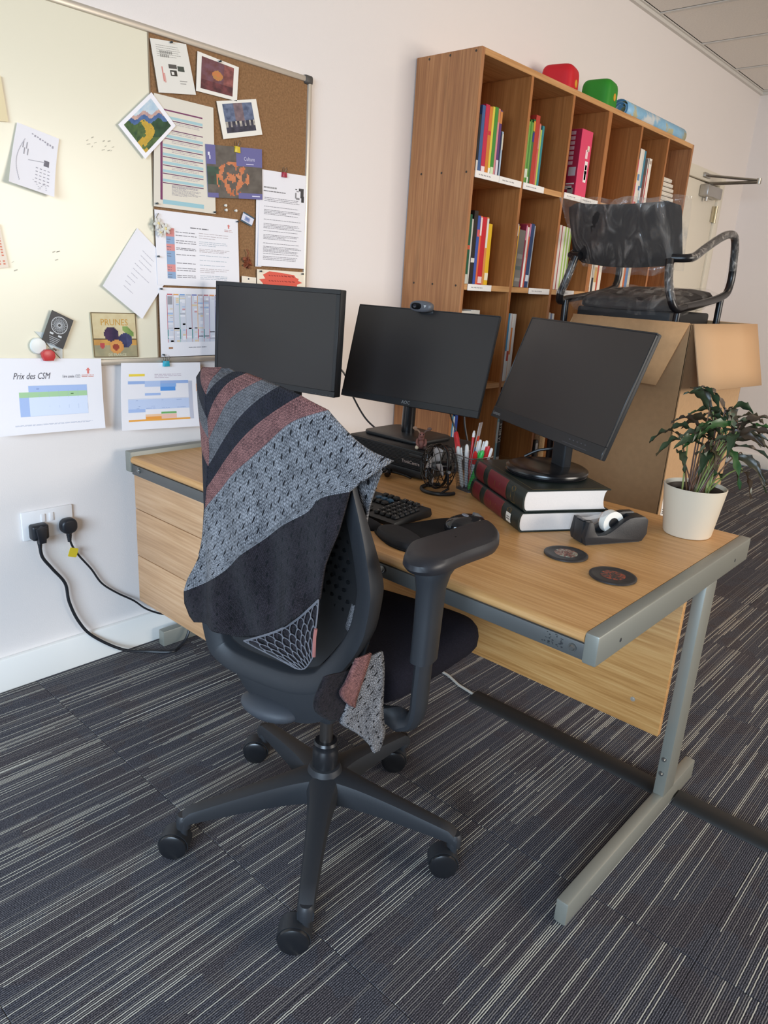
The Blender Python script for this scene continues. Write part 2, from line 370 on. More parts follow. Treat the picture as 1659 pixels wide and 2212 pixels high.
# door on the back wall beyond the bookcase
dm = mat('#e8e0cf', .45, spec=.35)
dr = thing('door_1', None, None, (0, 0, 0)); del dr['label']; del dr['category']; dr['kind'] = 'structure'
G().box(3.62, 4.44, -.03, -.001, .005, 1.955, .003).build('door_leaf', dm, dr)
fr = G(); fr.box(4.445, 4.53, -.045, -.001, 0, 2.03, .006); fr.box(3.53, 3.615, -.045, -.001, 0, 2.03, .006); fr.box(3.615, 4.445, -.045, -.001, 1.96, 2.03, .006)
fr.build('door_frame', mat('#e5ddcb', .4), dr)
steel = mat('#b9b6ae', .3, 1.0); brass = mat('#c2b79c', .35, .8)
for z in (1.78, 1.0, .25):
    h = G(); h.cyl((4.442, -.046, z-.05), (4.442, -.046, z+.05), .009, n=10)
    for q in (-.05, -.017, .017, .05): h.cyl((4.442, -.046, z+q-.004), (4.442, -.046, z+q+.004), .0105, n=10)
    h.box(4.40, 4.442, -.040, -.032, z-.05, z+.05); h.build('hinge', brass, dr)
cl = G().box(4.12, 4.38, -.09, -.031, 1.865, 1.935, .008).cyl((4.19, -.06, 1.84), (4.19, -.06, 1.866), .012).build('door_closer', mat('#b4b0aa', .35, .7), dr)
ar = G(); ar.tube([(4.19, -.06, 1.945), (4.28, -.34, 1.955)], .011, 6); ar.tube([(4.28, -.34, 1.966), (4.15, -.05, 1.99)], .009, 6); ar.box(4.10, 4.20, -.06, -.02, 1.975, 2.005, .004); ar.cyl((4.28, -.34, 1.945), (4.28, -.34, 1.978), .014)
ar.build('closer_arm', steel, dr)
# ================================================================== WHITEBOARD + CORK BOARD
alu = mat('#cfc7ba', .38, .55)
wb = thing('whiteboard', 'long wall board, glossy whiteboard at left and brown cork panel at right', 'board', (-.4, 0, .94))
def at_wb(g, name, m): return g.build(name, m, wb)
OX, OZ = -.4, .94
b = G(); b.box(-1.6-OX, .1405-OX, -.018, -.002, .945-OZ, 1.815-OZ); at_wb(b, 'writing_surface', mat('#e8e0c8', .25, spec=.5))
b = G(); b.box(.1405-OX, .722-OX, -.017, -.002, .945-OZ, 1.815-OZ); at_wb(b, 'cork_panel', mat('#94704f', .95, spec=.1, var=.22, vscale=170, bump=.6, bscale=300))
for nm, x0, x1, z0, z1 in (('frame_rail', -1.6, .72, 1.812, 1.83), ('frame_rail', -1.6, .72, .93, .948), ('frame_rail', .716, .733, .93, 1.826)):
    at_wb(G().box(x0-OX, x1-OX, -.024, 0, z0-OZ, z1-OZ, .005), nm, alu)
at_wb(G().box(.1385-OX, .1425-OX, -.0195, -.002, .947-OZ, 1.813-OZ), 'divider_strip', mat('#8d7c66', .5))
at_wb(G().box(.700-OX, .737-OX, -.026, 0, 1.806-OZ, 1.834-OZ, .008, 3), 'corner_cap', mat('#4a4744', .5))
# ink smudges left on the board
sm = G()
random.seed(3)
for (cx, cz, n_, w_) in ((-.041, 1.514, 5, .018), (.0, 1.512, 7, .022), (-.165, 1.218, 4, .02), (-.26, 1.19, 2, .01)):
    for k in range(n_):
        a, b2 = cx+random.uniform(-w_, w_), cz+random.uniform(-.014, .014); l = random.uniform(.003, .010); t = random.uniform(.001, .003)
        sm.quad((a-OX, -.0183, b2-OZ), (a+l-OX, -.0183, b2+.003-OZ), (a+l-OX, -.0183, b2+.003+t-OZ), (a-OX, -.0183, b2+t-OZ))
at_wb(sm, 'ink_smudge', mat('#b5ae9c', .5))
# ------------------------------------------------------------------ paper on the wall
PAPER = mat('#f0edf0', .7, spec=.2)
def bil(q, u, v):          # corners TL, TR, BR, BL in wall (x, z); u right, v down
    return tuple((q[0][i]*(1-u)+q[1][i]*u)*(1-v)+(q[3][i]*(1-u)+q[2][i]*u)*v for i in (0, 1))
def sheet(name, label, cat, q, rects=(), y=-.0235, thick=.0008, paper=None, curl=0.0, paint=None, n=26, inset=(0, 0, 1, 1), group=None, texts=(), top_lift=0):
    cx = sum(p[0] for p in q)/4; cz = sum(p[1] for p in q)/4
    def P(u, v, dz=0.0):
        x, z = bil(q, u, v); lift = curl*max(0, v-.15)**2 + curl*.35*max(0, abs(u-.5)*2-.75)*v + top_lift*(1-v)
        return (x-cx, -lift-dz, z-cz)
    g = G(); N = 8 if curl else 2
    top = [[P(i/N, j/N, thick) for i in range(N+1)] for j in range(N+1)]
    bot = [[P(i/N, j/N, 0) for i in range(N+1)] for j in range(N+1)]
    g.grid(top); g.grid(bot, flip=True)
    for e in ([(0, i) for i in range(N+1)], [(N, i) for i in range(N+1)], [(i, 0) for i in range(N+1)], [(i, N) for i in range(N+1)]):
        g.grid([[top[a][b_] for a, b_ in e], [bot[a][b_] for a, b_ in e]])
    o = tag(g.build(name, paper or PAPER, None, (cx, y, cz)), label, cat, group)
    if rects or paint or texts:
        p = G(); p.col = []
        if paint:
            u0, v0, u1, v1 = inset
            for i in range(n):
                for j in range(n):
                    a, b_, c, d = u0+(u1-u0)*i/n, v0+(v1-v0)*j/n, u0+(u1-u0)*(i+1)/n, v0+(v1-v0)*(j+1)/n
                    p.quad(P(a, b_, thick+.0002), P(c, b_, thick+.0002), P(c, d, thick+.0002), P(a, d, thick+.0002)); p.col.append((*lin(paint((i+.5)/n, (j+.5)/n)), 1))
        for k, r in enumerate(rects):
            u0, v0, u1, v1, c = r; m_ = max(1, int((v1-v0)*8)) if curl else 1; mu = max(1, int((u1-u0)*8)) if curl else 1
            dz = thick+.0003+.00001*(k % 12)
            for i in range(mu):
                for j in range(m_):
                    a, b_, cc, d = u0+(u1-u0)*i/mu, v0+(v1-v0)*j/m_, u0+(u1-u0)*(i+1)/mu, v0+(v1-v0)*(j+1)/m_
                    p.quad(P(a, b_, dz), P(cc, b_, dz), P(cc, d, dz), P(a, d, dz)); p.col.append((*lin(c), 1))
        for (body, u, v, size, c, *rest) in texts:      # size in sheet heights
            vs, fs = text(body, 1.0); sw = rest[0] if rest else 1.0
            asp = math.dist(q[0], q[3])/math.dist(q[0], q[1])
            sl = rest[1] if len(rest) > 1 else 0
            tx = G(); tx.col = []; tx.add([P(u+(x+sl*yy)*size*asp*sw, v-yy*size, thick+.0006) for x, yy, zz in vs], fs); tx.col += [(*lin(c), 1)]*len(fs); tx.build('lettering', PRINT, o)
        if p.f: p.build('print', PRINT, o)
    return o
def lines(u0, u1, v0, v1, n, c, h=.006, seed=1, minw=.4):
    r = random.Random(seed); out = []
    for k in range(n):
        v = v0+(v1-v0)*k/max(1, n-1); u = u0; e = u0+(u1-u0)*(r.uniform(minw, 1) if k % 3 == 2 else r.uniform(.86, 1))
        while u < e:
            wl = r.uniform(.02, .07); out.append((u, v, min(e, u+wl), v+h, c)); u += wl+.008
    return out
GR = '#8d8a8e'
# calendar of the month
R = lines(.40, .62, .185, .185, 1, '#6f6c70', .013, 2); R += lines(.82, .93, .165, .185, 2, '#b98a86', .007, 3)
R += [(.868, .09, .885, .145, '#d77b72'), (.862, .10, .892, .112, '#d77b72')]
for k, (v0, v1, c) in enumerate(((.22, .335, '#d98f8c'), (.335, .435, '#8fa9c9'), (.435, .525, '#d98f8c'), (.525, .71, '#8fa9c9'), (.71, .81, '#d98f8c'), (.81, .905, '#8fa9c9'))):
    R.append((.115, v0, .21, v1, c)); R += lines(.12, .17, v0+.035, v0+.07, 2, '#6d6f80', .008, k)
    R += lines(.225, .225+.25, v0+.04, v1-.03, 2, '#8b888c', .010, k+9); R += lines(.50, .50+.38, v0+.03, v1-.02, 3, '#b4a7a9' if k % 2 == 0 else '#a9b3bd', .007, k+20)
sheet('calendar_page', 'white calendar page with a red and blue column, above the coloured year planner', 'paper', [(.14, 1.368), (.433, 1.368), (.440, 1.160), (.143, 1.160)], R)
# year planner
R = []; rr = random.Random(5)
cs = ['#c7616a', '#e5a860', '#7fa6d6', '#c9c9cc', '#8a90c0', '#b9a6a8', '#c5858c', '#e0a070', '#b57d84', '#9dbb8a', '#7fb0a6', '#9a86b4']
for k in range(12):
    u = .09+k*.073
    R.append((u, .085, u+.062, .105, cs[k])); R.append((u, .105, u+.062, .79, '#d9dbe4'))
    for j in range(22):
        if rr.random() < .62: R.append((u+rr.choice((0, .028)), .11+j*.031, u+.062, .11+j*.031+rr.choice((.012, .024)), rr.choice(['#f1eff3', '#f1eff3', '#f1eff3', '#d6a0a4', '#a9c0e0', '#e4cfa8', '#bdbdc6'])))
    R.append((u-.006, .105, u, .79, cs[(k*5) % 12]))
    if k in (0, 3, 7): R.append((u+.004, .12, u+.058, .24, '#9b9ba2'))
    R.append((u-.006, .60, u+.004, .74, '#2f8a86' if k % 2 == 0 else '#c5424e'))
R.append((.09, .86, .14, .885, '#a8754f')); R += lines(.33, .58, .865, .865, 1, '#77757a', .01, 3)
sheet('year_planner', 'year planner sheet with columns of coloured cells, half behind the left monitor', 'paper', [(.146, 1.153), (.440, 1.155), (.443, .950), (.147, .949)], R)
# striped timetable
R = [(.10, .33, .135, .93, '#7b3a63'), (.10, .115, .80, .128, '#7b3a63')]
for k, v in enumerate((.17, .255, .335, .42, .50, .575, .65, .735)):
    if k != 1: R.append((.14, v, .80, v+.024, '#a9cbd0')); 
    R.append((.14, v+.032, .80, v+.040, '#6d3a60')); R += lines(.28, .75, v+.048, v+.062, 2, '#b9aeb0', .005, k)
R += lines(.28, .76, .78, .87, 9, '#a7a1a3', .005, 40); R.append((.14, .925, .80, .965, '#9cc5ce'))
sheet('timetable_sheet', 'tall sheet of pale blue and purple stripes, top left on the cork panel', 'paper', [(.150, 1.668), (.345, 1.668), (.350, 1.376), (.138, 1.376)], R, paper=mat('#e4dccd', .7, spec=.2))
# collage sheet top left
R = lines(.12, .80, .10, .30, 6, '#8f8a84', .008, 3, .7)
for k in range(12): R.append((.2+.05*(k % 7), .2+.07*(k//7), .235+.05*(k % 7), .25+.07*(k//7), '#9a978f'))
R += [(.38, .44, .60, .52, '#5a5550'), (.62, .46, .80, .56, '#4a4f46'), (.40, .55, .58, .66, '#3c3833'), (.43, .58, .50, .64, '#e9e4dc'), (.18, .5, .21, .78, '#d98b82'), (.21, .62, .25, .80, '#dba79e'), (.62, .74, .82, .76, '#aaa59e'), (.62, .79, .78, .81, '#aaa59e')]
sheet('collage_print', 'slanted white sheet with small photos, topmost at the left of the cork', 'paper', [(.143, 1.799), (.256, 1.811), (.286, 1.690), (.165, 1.672)], R, paper=mat('#e9e4da', .7))
def pn(a, b, c):
    return lambda u, v: None
def hexmix(a, b, t):
    A, B = lin(a), lin(b); return tuple(A[i]*(1-t)+B[i]*t for i in range(3))
def p_orange(u, v):
    n = pnz(u, v, 6, 1)*2-1; d = math.hypot(u-.5, v-.45)
    if d < .16: return hexmix('#d07a4a', '#b5894a', .5+.5*n)
    return hexmix('#6d3f3c', '#a1605a' if u > .7 else '#7a5560', .5+.5*n) if v < .7 else hexmix('#4f2c30', '#7c4244', .5+.5*n)
def p_night(u, v):
    n = pnz(u, v, 7, 2)*2-1
    if .35 < u < .68 and v < .62 and abs(u-.5) < .22*(1-.4*v): return hexmix('#6a5a60', '#8a7478', .5+.5*n)
    if .62 < v < .8 and math.sin(u*40) > .3: return hexmix('#c8bfae', '#6f6a78', .5+.5*n)
    return hexmix('#4b5570', '#75809a', .5+.5*n) if v < .6 else hexmix('#30303c', '#4b4858', .5+.5*n)
def p_mount(u, v):          # sheet corners start at its top point: rotate back to upright
    x = (u-v)*.707+.5; y = (u+v)*.707
    n = pnz(x, y, 6, 3)
    r = .52+.06*math.sin(x*14)-.10*x
    if y < r-.10: return hexmix('#a9c4d8', '#d5dde0', n)
    if y < r: return hexmix('#d9b29a', '#a98a94', n)
    if y < r+.13: return hexmix('#3d5c8e', '#5a78a6', n)
    if x > .62+.1*math.sin(y*9) and y < 1.0: return hexmix('#1f3a28', '#35573a', n)
    if x < .2: return hexmix('#2c4a30', '#55703a', n)
    return hexmix('#d8a83a', '#b89a3c', n) if abs(x-.48-.12*math.sin(y*9)) < .16 and n > .25 else hexmix('#5d7440', '#2f4a2e', n)
def p_fire(u, v):
    n = pnz(u, v, 6, 4)
    if (u > .53 and v < .36) or (u > .55 and v > .88) or (v > .9 and u < .18) or (u < .15 and v < .36): return '#6d6a9c'
    d = math.hypot((u-.45)*1.1, v-.62)
    if d < .33 and pnz(u*1.6, v*.8, 7, 9) > .52: return hexmix('#d58b62', '#c2683f', n)
    if u < .22 and .4 < v < .75: return hexmix('#3f6a54', '#44463f', n)
    return hexmix('#59514a', '#6f675f', n)
photo = mat('#efeae0', .35, spec=.5)
sheet('orange_photo_print', 'white bordered photo print in orange and brown, beside the collage sheet', 'photo', [(.294, 1.803), (.438, 1.794), (.431, 1.702), (.287, 1.701)], paint=p_orange, inset=(.10, .08, .88, .90), paper=photo, y=-.0225, n=36)
sheet('night_photo_print', 'white bordered dark blue photo print of a gathering, right of centre on the cork', 'photo', [(.357, 1.688), (.503, 1.722), (.529, 1.627), (.381, 1.590)], paint=p_night, inset=(.12, .08, .86, .86), paper=photo, y=-.0225, n=36)
sheet('landscape_card', 'white bordered card with a painted mountain valley, turned on its corner', 'card', [(.14, 1.667), (.214, 1.597), (.114, 1.496), (.037, 1.569)], paint=p_mount, inset=(.09, .09, .91, .91), paper=mat('#f1eef2', .3, spec=.5), y=-.027, thick=.0014, n=44)
sheet('culture_brochure', 'purple brochure titled Culture with orange flames, under a yellow clip', 'brochure', [(.314, 1.566), (.524, 1.584), (.528, 1.437), (.322, 1.421)], paint=p_fire, paper=mat('#6d6a9c', .35), y=-.026, thick=.0015, n=44,
      texts=[('Culture', .76, .22, .11, '#d9d5ea', .85)], rects=[(.70, .31, .84, .325, '#d9d5ea'), (.80, .93, .95, .955, '#d9d5ea'), (.03, .14, .06, .2, '#e9e6f3'), (.05, .2, .07, .27, '#e9e6f3')])
R = lines(.08, .40, .165, .165, 1, '#9a9796', .016, 1) + lines(.08, .55, .205, .205, 1, '#7c797a', .010, 2)
R += [(.76, .15, .80, .16, '#3d3b3d'), (.84, .14, .95, .17, '#4a4748'), (.88, .17, .95, .24, '#4a4748'), (.90, .22, .96, .285, '#3d3b3d'), (.76, .19, .79, .25, '#8c898a'), (.78, .24, .86, .26, '#8c898a'), (.79, .17, .84, .18, '#8c898a')]
for k, (v, n_) in enumerate(((.275, 3), (.365, 1), (.40, 4), (.50, 1), (.545, 4), (.62, 1), (.66, 4), (.75, 1), (.785, 5), (.86, 1), (.89, 3))): R += lines(.1, .92, v, v+.011*n_, n_, '#8a878c', .0055, k+3)
sheet('printed_letter', 'white printed letter with a black and white logo, hanging under a red clip', 'paper', [(.522, 1.527), (.716, 1.532), (.714, 1.234), (.511, 1.234)], R, y=-.0228, curl=.006)
R = lines(.10, .85, .3, .3, 1, '#b9babf', .012, 2, .9)
sheet('loose_sheet', 'edge of a loose white sheet behind the printed letter', 'paper', [(.508, 1.520), (.535, 1.520), (.53, 1.231), (.505, 1.231)], (), y=-.0219)
# banner drawing below the letter
o = sheet('banner_drawing', 'cream card with a hand drawn red banner, partly behind the left monitor', 'drawing', [(.511, 1.223), (.716, 1.223), (.716, 1.06), (.511, 1.06)], [], paper=mat('#f0e4cf', .7))
g = G(); g.col = []
pl = [(.519, 1.192), (.545, 1.195), (.535, 1.207), (.562, 1.219), (.615, 1.216), (.671, 1.211), (.680, 1.202), (.692, 1.200), (.690, 1.193), (.709, 1.187), (.685, 1.180), (.69, 1.13), (.54, 1.13), (.535, 1.18)]
g.add([(x-.6135, -.0012, z-1.1415) for x, z in pl], [tuple(range(len(pl)))]); g.col.append((*lin('#e0604f'), 1))
rb = random.Random(4)
for zz in (1.205, 1.188, 1.172):
    x = .56
    while x < .67: ww = rb.uniform(.005, .014); g.quad((x-.6135, -.0014, zz-1.1415), (x+ww-.6135, -.0014, zz-.002-1.1415), (x+ww-.6135, -.0014, zz+.001-1.1415), (x-.6135, -.0014, zz+.003-1.1415)); g.col.append((*lin('#9c3a34'), 1)); x += ww+.004
g.build('print', PRINT, o)
sheet('small_cream_card', 'small cream card just above the top right corner of the left monitor', 'card', [(.449, 1.199), (.507, 1.196), (.507, 1.15), (.449, 1.15)], [(.42, .10, .52, .2, '#4a4a50')], paper=mat('#efe3d0', .7))
sheet('badge_card', 'small tilted blue and white badge card pinned right of the calendar', 'card', [(.456, 1.394), (.499, 1.379), (.487, 1.352), (.445, 1.366)], [(.0, .0, 1, .14, '#3f5a6b'), (.0, .86, 1, 1, '#3f5a6b'), (.25, .3, .7, .75, '#9aa5c4'), (.35, .4, .6, .6, '#6f7fb0')], paper=mat('#dcdcea', .5))
# sheets on the white part
R = []; rr = random.Random(8)
for k in range(9): R.append((.36+.062*k, .08+.01*k, .40+.062*k, .092+.012*k+rr.uniform(0, .02), '#a9a3ab'))
for k in range(26):
    t = k/25; R.append((.20-.12*math.sin(t*3)+.02, .2+.68*t, .215-.12*math.sin(t*3)+.02, .235+.68*t, '#bdb8be'))
for k in range(16): R.append((.36+.03*k, .52-.004*k, .392+.03*k, .53-.004*k, '#a8a3a8'))
R += [(.72, .44, .84, .54, '#77737a')]
for i in range(5):
    for j in range(4): R.append((.55+.09*j, .60+.06*i, .60+.09*j, .615+.06*i, '#aaa5ab'))
for k in range(14): R.append((.50+.3*abs(math.sin(k)), .82+.01*k, .53+.3*abs(math.sin(k)), .828+.01*k, '#aaa5ab'))
for k in range(4): R.append((.20+.04*k, .25+.1*(k % 2), .225+.04*k, .36+.1*(k % 2), '#a8a3a8'))
sheet('sketch_sheet', 'white sheet with a pencilled diagram, at the far left of the whiteboard', 'drawing', [(-.228, 1.528), (-.126, 1.508), (-.157, 1.366), (-.267, 1.389)], R, curl=.022, paper=mat('#f1ecee', .7))
R = []
for k in range(9): R += lines(.30+.02*(k % 3), .30+.02*(k % 3)+rr.uniform(.15, .5), .18+.075*k, .18+.075*k, 1, '#c7c3cb', .010, k+60)
sheet('handwritten_note', 'plain white note with faint writing, hanging askew left of the calendar', 'paper', [(.085, 1.313), (.205, 1.21), (.084, 1.062), (-.033, 1.151)], R, curl=.012, y=-.021)
sheet('yellow_note', 'pale yellow paper cut off by the upper left edge of the photo', 'paper', [(-.45, 1.645), (-.258, 1.622), (-.249, 1.525), (-.44, 1.51)], (), paper=mat('#ecd9ae', .7))
R = []
for i in range(14):
    for j in range(8):
        if rr.random() < .75: R.append((.32+.085*j, .05+.065*i, .36+.085*j, .05+.065*i+.035, '#e08a70'))
sheet('red_patterned_note', 'cream note with red marks, cut off by the left edge below the sketch', 'paper', [(-.42, 1.305), (-.292, 1.289), (-.279, 1.187), (-.41, 1.17)], R, paper=mat('#f1e0cc', .7))
def p_plum(u, v):
    n = pnz(u, v, 5, 5)
    if math.hypot((u-.52)*1, (v-.76)) < .155:
        d = math.hypot(u-.50, v-.77)
        return hexmix('#a8483a', '#8a3a2a', n) if d < .075 else hexmix('#e0a35e', '#c98746', d*5)
    if math.hypot(u-.20, v-.73) < .06: return '#b5484a'
    if math.hypot((u-.72), (v-.62)) < .165: return hexmix('#3b3f66', '#22233f', n) if u < .74 else hexmix('#4a5078', '#2b2c4c', n)
    if math.hypot((u-.42), (v-.48)) < .165: return hexmix('#47304f', '#2c2340', n)
    if .68 < u < .92 and .30 < v < .52 and abs((u-.68)-(v-.30)*1.0) < .10: return hexmix('#8aa35c', '#6c8a48', n)
    if .575 < v < .59: return '#5a4a36'
    if v < .58: return hexmix('#d9cba2', '#cdb98e', n)
    return hexmix('#cf9d52', '#b9894c', n) if v < .72 else hexmix('#a79b78', '#8f8a6e', n)
sheet('tin_plum_sign', 'small vintage sign picturing plums, lettered PRUNES DE FRANCE', 'sign', [(-.070, 1.079), (.067, 1.078), (.071, .951), (-.066, .954)], [(0, 0, 1, .02, '#6d5a3e'), (0, .98, 1, 1, '#6d5a3e'), (0, 0, .02, 1, '#6d5a3e'), (.98, 0, 1, 1, '#6d5a3e')], paint=p_plum, paper=mat('#b8a67a', .4), thick=.003, n=40,
      texts=[('PRUNES', .5, .22, .20, '#c9963f', .95), ('DE FRANCE', .52, .945, .085, '#d8d2b2', 1.0)], y=-.0205)
R = [(.43+.0, .70+.045*k, .80-.03*k, .715+.045*k, '#9a9a9c') for k in range(5)]
o = sheet('black_card', 'black card with a white ring emblem, tilted, above the red magnet', 'card', [(-.179, 1.084), (-.122, 1.057), (-.157, .980), (-.213, 1.006)], [], paper=mat('#23252b', .4), y=-.0285, thick=.0012)
g = G(); g.col = []
ax = Vector((.057, 0, -.027)).normalized(); ay = Vector((.034, 0, .078)).normalized()
def em(a, b_): v = ax*a+ay*b_; return (v.x, -.0018, v.z)
for r0_, r1_, n_, c in ((.021, .023, 32, '#c9c9c9'), (.0135, .0155, 24, '#c9c9c9'), (.004, .006, 12, '#c9c9c9')):
    for k in range(n_):
        t0, t1 = 2*PI*k/n_, 2*PI*(k+1)/n_; oy = .013
        g.quad(em(r0_*math.cos(t0), oy+r0_*math.sin(t0)), em(r1_*math.cos(t0), oy+r1_*math.sin(t0)), em(r1_*math.cos(t1), oy+r1_*math.sin(t1)), em(r0_*math.cos(t1), oy+r0_*math.sin(t1))); g.col.append((*lin(c), 1))
for k in range(24):
    t = 2*PI*k/24; oy = .013; a = (math.cos(t), math.sin(t)); w_ = .0012 if k % 2 else .0006
    p0 = (.0062*a[0], .0062*a[1]); p1 = (.020*a[0], .020*a[1]); n_ = (-a[1]*w_, a[0]*w_)
    g.quad(em(p0[0]-n_[0], oy+p0[1]-n_[1]), em(p1[0]-n_[0], oy+p1[1]-n_[1]), em(p1[0]+n_[0], oy+p1[1]+n_[1]), em(p0[0]+n_[0], oy+p0[1]+n_[1])); g.col.append((*lin('#9fa0a2'), 1))
for k in range(5): g.quad(em(-.017+.002*k, -.022-.0045*k), em(.015-.002*k, -.022-.0045*k), em(.015-.002*k, -.024-.0045*k), em(-.017+.002*k, -.024-.0045*k)); g.col.append((*lin('#a5a6a8'), 1))
g.quad(em(-.018, -.012), em(-.008, -.012), em(-.008, -.017), em(-.018, -.017)); g.col.append((*lin('#d5d5d5'), 1)); g.quad(em(.006, -.012), em(.016, -.012), em(.016, -.017), em(.006, -.017)); g.col.append((*lin('#d5d5d5'), 1))
g.build('print', PRINT, o)
sheet('pale_tag', 'pale grey tag behind the black card and the red magnet', 'tag', [(-.226, 1.028), (-.195, 1.024), (-.155, .985), (-.157, .950)], (), paper=mat('#ccd0cc', .5), y=-.0215)
g = G().lathe([(.020, 0), (.022, .003), (.020, .007), (.012, .0085)], 20).build('round_magnet', mat('#e2e2dc', .35), None, (-.222, -.0225, .990), (PI/2, 0, 0)); tag(g, 'round white magnet half covering the pale grey tag', 'magnet')
mg = thing('clip_magnet', 'red faceted clip magnet holding the handwritten timetable sheet', 'magnet', (-.201, -.026, .966))
G().prism([(-.012, -.015), (.012, -.015), (.018, -.004), (.016, .008), (.006, .015), (-.008, .015), (-.018, .007), (-.017, -.004)], 0, .016, bev=.003, M=Matrix.Rotation(PI/2, 4, 'X')).build('grip', mat('#c23b3c', .35), mg)
G().tube([(.010, -.006, .012), (.018, -.006, .017), (.024, -.006, .012)], .003, 6).build('pin_end', steel, mg)
# CSM sheet and schedule hanging from the tray
R = [(.855, .13, .875, .21, '#e08078'), (.845, .15, .885, .165, '#e08078')] + lines(.80, .92, .225, .245, 2, '#d59a92', .010, 2)
R += [(.30, .36, .845, .445, '#a9bfe8'), (.30, .36, .847, .363, '#c0c8dc'), (.215, .445, .845, .515, '#a9cf9f'), (.215, .515, .30, .765, '#a9bfe8'), (.30, .515, .845, .765, '#d9e3f6')]
for k in range(7): R.append((.30+.0905*k, .40, .302+.0905*k, .765, '#9fb2d8'))
for k in range(4): R.append((.215, .515+.083*k, .845, .518+.083*k, '#9fb2d8'))
R += lines(.37, .50, .40, .40, 1, '#7083b8', .010, 4) + lines(.64, .80, .385, .41, 2, '#7083b8', .010, 5)
for i in range(3):
    for j in range(6): R += lines(.318+.09*j, .365+.09*j, .54+.083*i, .555+.083*i, 2, '#d7a3ae' if j % 2 else '#b3a9c4', .009, i*6+j)
for j in range(6): R.append((.325+.09*j, .475, .352+.09*j, .487, '#4f7a4a'))
R += lines(.16, .9, .875, .885, 2, '#b9bccb', .006, 77)
sheet('csm_timetable', 'white sheet headed Prix des CSM with a small blue and green table', 'paper', [(-.345, .962), (-.048, .951), (-.052, .752), (-.352, .758)], R, curl=.014, y=-.0265, texts=[('Prix des CSM', .34, .235, .12, '#55545e', .72, .35), ('1ère année 1222', .70, .245, .06, '#77757e', .62)])
R = [(.09, .165, .28, .20, '#f0d34c')] + lines(.40, .78, .17, .22, 3, '#b9a5b4', .008, 3)
R += [(.08, .27, .83, .315, '#9db6e2'), (.28, .27, .47, .36, '#b9cbec'), (.47, .315, .67, .365, '#8fb4e6'), (.47, .365, .66, .425, '#5c9ae0'), (.28, .455, .47, .49, '#a9c0ea'), (.08, .535, .83, .54, '#c3cce0'), (.08, .545, .83, .70, '#c6d4f0'), (.08, .69, .28, .74, '#a9c0ea'), (.28, .645, .47, .68, '#8fb0e4'), (.47, .745, .66, .775, '#74b26a'), (.28, .775, .48, .81, '#f2c9a4'), (.47, .78, .66, .845, '#f3c3b0'), (.28, .81, .47, .855, '#efa04a'), (.08, .848, .83, .876, '#efa94c'), (.83, .28, .88, .87, '#c4c6d4'), (.93, .33, .99, .45, '#f2c4a4')]
for k in range(5): R += lines(.1+.19*k if k < 4 else .1, .22+.19*k if k < 4 else .2, .56, .68, 5, '#93a7d2', .006, k+50)
sheet('weekly_schedule', 'white sheet with a blue and orange schedule, hanging under a turquoise clip', 'paper', [(.013, .936), (.283, .928), (.286, .724), (-.001, .738)], R, curl=.016, y=-.0268)
def clip(name, label, x, z, hexc, y=-.027, s=1.0, rot=0):
    c = thing(name, label, 'clip', (x, y, z), 0)
    g = G(); g.prism([(-.009*s, -.009*s), (.009*s, -.009*s), (.0075*s, .006*s), (-.0075*s, .006*s)], -.005, .005, M=Matrix.Rotation(PI/2, 4, 'X'), bev=.001); g.build('clip_body', mat(hexc, .35), c)
    for k in (-1, 1):
        G().tube([(k*.006*s, 0, .005*s), (k*.011*s, -.004, .016*s), (k*.006*s, -.005, .021*s), (k*.003*s, -.004, .013*s), (k*.0035*s, -.001, .004*s)], .0007, 6).build('wire_handle', mat('#55524d', .35, .8), c)
clip('binder_clip', 'yellow binder clip on top of the purple brochure', .428, 1.570, '#d9bd2c', s=1.15)
clip('binder_clip', 'dark red binder clip on top of the printed letter', .617, 1.524, '#a3233c', s=1.0)
clip('binder_clip', 'turquoise binder clip below the year planner', .158, .931, '#2aa3b8', y=-.033, s=1.1)
def pin(x, z, label, hexc='#2c3336', r=.003, y=-.0255):
    g = G(); g.lathe([(r*.8, 0), (r*.8, .002), (r*.5, .003), (r*.5, .005), (r, .006), (r, .0075), (r*.6, .0085)], 10)
    tag(g.build('push_pin', mat(hexc, .35), None, (x, y, z), (PI/2, 0, 0)), label, 'pin')
pin(.389, 1.405, 'white push pin, upper one of the stacked pair on bare cork', '#e8e2d6', .0042, -.0175)
pin(.391, 1.392, 'white push pin, lower one of the stacked pair on bare cork', '#e8e2d6', .0042, -.0175)
pin(.428, 1.394, 'white push pin standing apart to the right of the pair', '#e8e2d6', .0042, -.0175)
for x, z, l in ((.146, 1.384, 'dark pin at the lower left corner of the striped sheet'), (.344, 1.381, 'dark pin at the lower right corner of the striped sheet'), (.429, 1.362, 'dark pin at the upper right corner of the calendar page'),
                (.145, 1.240, 'dark pin at the left edge of the calendar page'), (.151, 1.149, 'dark pin at the upper left corner of the year planner'), (.152, .956, 'dark pin at the lower left corner of the year planner'),
                (.206, 1.803, 'grey pin at the top of the collage sheet'), (.367, 1.793, 'grey pin at the top of the orange photo print'), (.706, 1.217, 'dark pin at the upper right of the banner drawing'), (.523, 1.217, 'dark pin at the upper left of the banner drawing')):
    pin(x, z, l)
